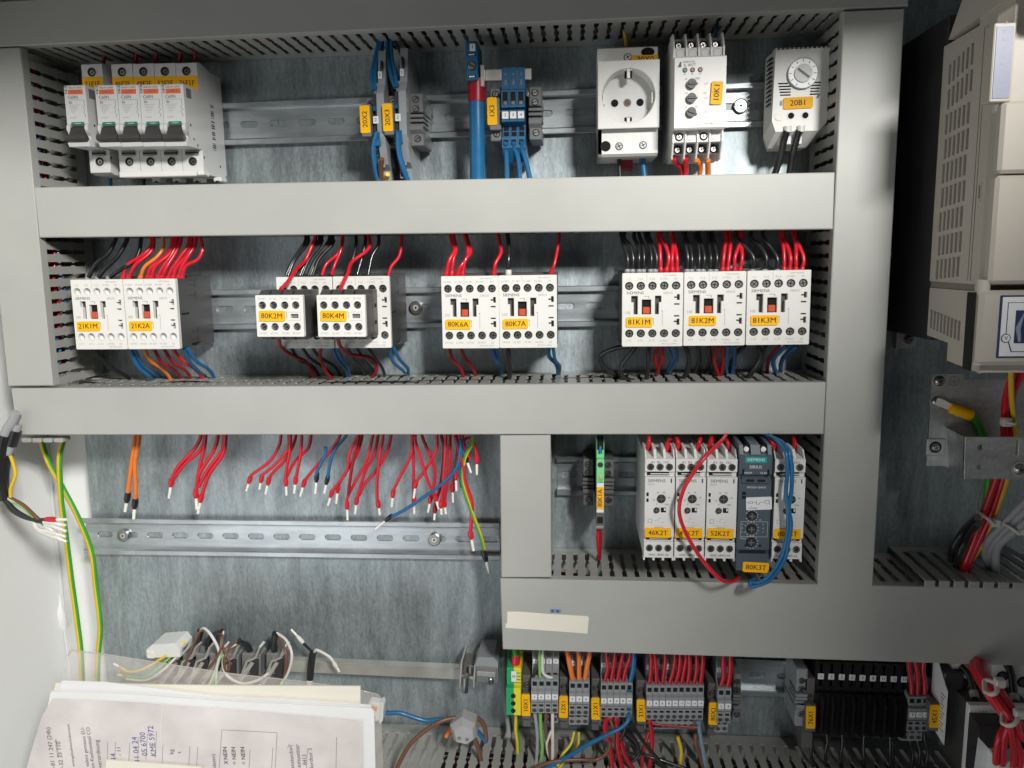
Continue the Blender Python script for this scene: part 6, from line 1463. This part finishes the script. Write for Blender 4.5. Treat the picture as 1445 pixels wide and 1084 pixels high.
for x in (10, 32): g.text('NO', 2.6, x, -5, -124.1, INKM)
part('terminal_opening', g, t2)
# grey terminals at the back of the corner
for i, (x, y) in enumerate(((1120, 240), (1330, 205), (1440, 235))):
    q = dd(x, y, 60)
    u = thing('starter_terminal', '%s pale terminal shroud behind the red bundle' % ORD[i], 'terminal', (q.x, 0, q.z), 0, 'pale terminal shrouds behind the red bundle')
    part('shroud_body', MB().prism([(-9, 16), (4, 18), (9, 4), (10, -10), (-8, -9)], 1, -60, -20, WHITE2), u)
    part('terminal_opening', MB().cyl((0, -60.4, 0), 1, 4.6, .5, HOLE, 16).cyl((0, -60.6, 0), 1, 3.0, .3, CHAR, 16), u)
starts = [(1140, 100), (1165, 98), (1192, 96), (1210, 100), (1228, 96), (1246, 100)]
endp = [(1300, 605), (1335, 612), (1392, 618), (1425, 625), (1475, 560), (1500, 540)]
for i in range(6):
    o_ = (i - 2.5) * 12; f_ = (i * 37 % 5 - 2) * 5
    wire('wire', '%s wire of the tied red bundle crossing the lower corner' % ORD[i], 'red', [p for p in ramp(zd([starts[i], (1205 + o_, 170), (1268 + o_, 265 - o_ * .5), (1330 + o_, 355 - o_ * .5), (1378 + o_, 430 - o_ * .5), ((1378 + o_ + endp[i][0]) / 2 - 6, 520), endp[i], (endp[i][0] - 4, endp[i][1] + 60)]), (60 + f_, 110, 128 + f_, 130, 124))], 2.4, 'red wires of the tied bundle', n=10)
wire('wire', 'black wire with a grey sleeve passing above the red bundle', 'black', ramp(zd([(1112, 150), (1150, 200), (1180, 280), (1188, 330)]), (60, 80)), 2.6, None, sleeve=[(12, 18, 'grey', 3.4)])
wire('wire', 'black wire dropping behind the tied red bundle', 'black', ramp(zd([(1350, 130), (1380, 200), (1392, 300), (1400, 350)]), (60, 80)), 3.0, None, sleeve=[(12, 18, 'grey', 3.6)])
zk = zd
tie('upper cable tie round the red bundle in the lower corner', (1238, 285), (1290, 240), 132, (1316, 238), 3.0)
tie('lower cable tie round the red bundle in the lower corner', (1330, 452), (1400, 395), 134, (1420, 402), 3.0)

# ================================================================ wires lying inside the ducts, glimpsed through the slots
def bundle(name, label, a, b, n, cols, vertical=False, spread=28, r=1.6, y0=-64):
    g = MB(); rnd = random.Random(len(label))
    A = Vector((a[0], 0, a[1])); B = Vector((b[0], 0, b[1]))
    for i in range(n):
        c = WIREC[rnd.choice(cols)]; pts = []
        for k in range(14):
            p = A + (B - A) * (k / 13); w1 = rnd.uniform(-2.5, 2.5); off = (i % 4) * 4.2 - 6
            yy = y0 + (i // 4) * 7 + rnd.uniform(-3, 3)
            pts.append((p.x + (off + w1 if vertical else 0), yy, p.z + (0 if vertical else off + w1)))
        g.tube(spline(pts, 3), r, c, 6)
    o = solo(name, g, label, 'wires'); o['kind'] = 'stuff'
    return o
MIX = ['red', 'dark red', 'black', 'red', 'black', 'blue']
bundle('wire_bundle', 'wires packed inside the top duct', (-410, 178), (185, 184), 14, ['dark red', 'black', 'black'], y0=-58)
bundle('wire_bundle', 'wires packed inside the duct under the contactors', (-420, -108), (180, -106), 16, ['dark red', 'black', 'black', 'red'], y0=-58)
bundle('wire_bundle', 'wires packed inside the duct between breakers and contactors', (-415, 36), (185, 36), 12, MIX, y0=-58)
bundle('wire_bundle', 'wires packed inside the wide duct', (-40, -272), (180, -272), 16, ['red', 'dark red', 'red', 'black'], y0=-62)
bundle('wire_bundle', 'wires packed inside the wide duct under the drive', (240, -276), (380, -278), 10, ['black', 'black', 'dark red'], y0=-50)
bundle('wire_bundle', 'wires packed inside the vertical duct beside the breakers', (-436, 160), (-436, -90), 12, ['dark red', 'black', 'red', 'blue', 'dark red'], True, y0=-58)
bundle('wire_bundle', 'wires packed inside the long vertical duct', (208, 160), (208, -245), 14, ['black', 'black', 'dark red'], True, y0=-56)
bundle('wire_bundle', 'wires packed inside the short vertical duct', (-34, -142), (-34, -250), 10, ['red', 'dark red', 'black'], True, y0=-58)
bundle('wire_bundle', 'wires lying in the open lower duct', (-120, -458), (370, -462), 24, ['black', 'black', 'black', 'dark red'], y0=-46)
bundle('wire_bundle', 'second layer of wires in the open lower duct', (-120, -480), (370, -484), 24, ['black', 'black', 'brown', 'dark red', 'black'], y0=-46)

# scratches and smudges left on the duct covers
g = MB()
for (x0, y0, x1, y1, w_) in ((1056, 882, 1092, 888, .16), (1062, 884, 1120, 893, .1), (118, 598, 120, 603, .4), (930, 312, 946, 306, .08), (420, 560, 428, 574, .07), (1212, 322, 1226, 322, .1)):
    A_, B_ = at(x0, y0, H + .05), at(x1, y1, H + .05); d = (B_ - A_); n_ = Vector((-d.z, 0, d.x)).normalized() * w_
    s_ = MB().add([A_ + n_ - A_, B_ + n_ - A_, B_ - n_ - A_, n_ * -1], [(0, 1, 2, 3)], INKL)
    part('scratch', s_, bpy.data.objects['wiring_duct.00%d' % (6 if y0 > 800 else 4 if y0 > 500 else 3 if x0 < 1000 else 2)], None, A_)

A_, B_ = at(578, 796, .1), at(613, 841, .1); d = B_ - A_; n_ = Vector((-d.z, 0, d.x)).normalized() * .13
o = part('scratch', MB().add([n_, d + n_, d - n_, n_ * -1], [(0, 1, 2, 3)], INKL), bpy.data.objects['mounting_plate_wall'], None, A_)
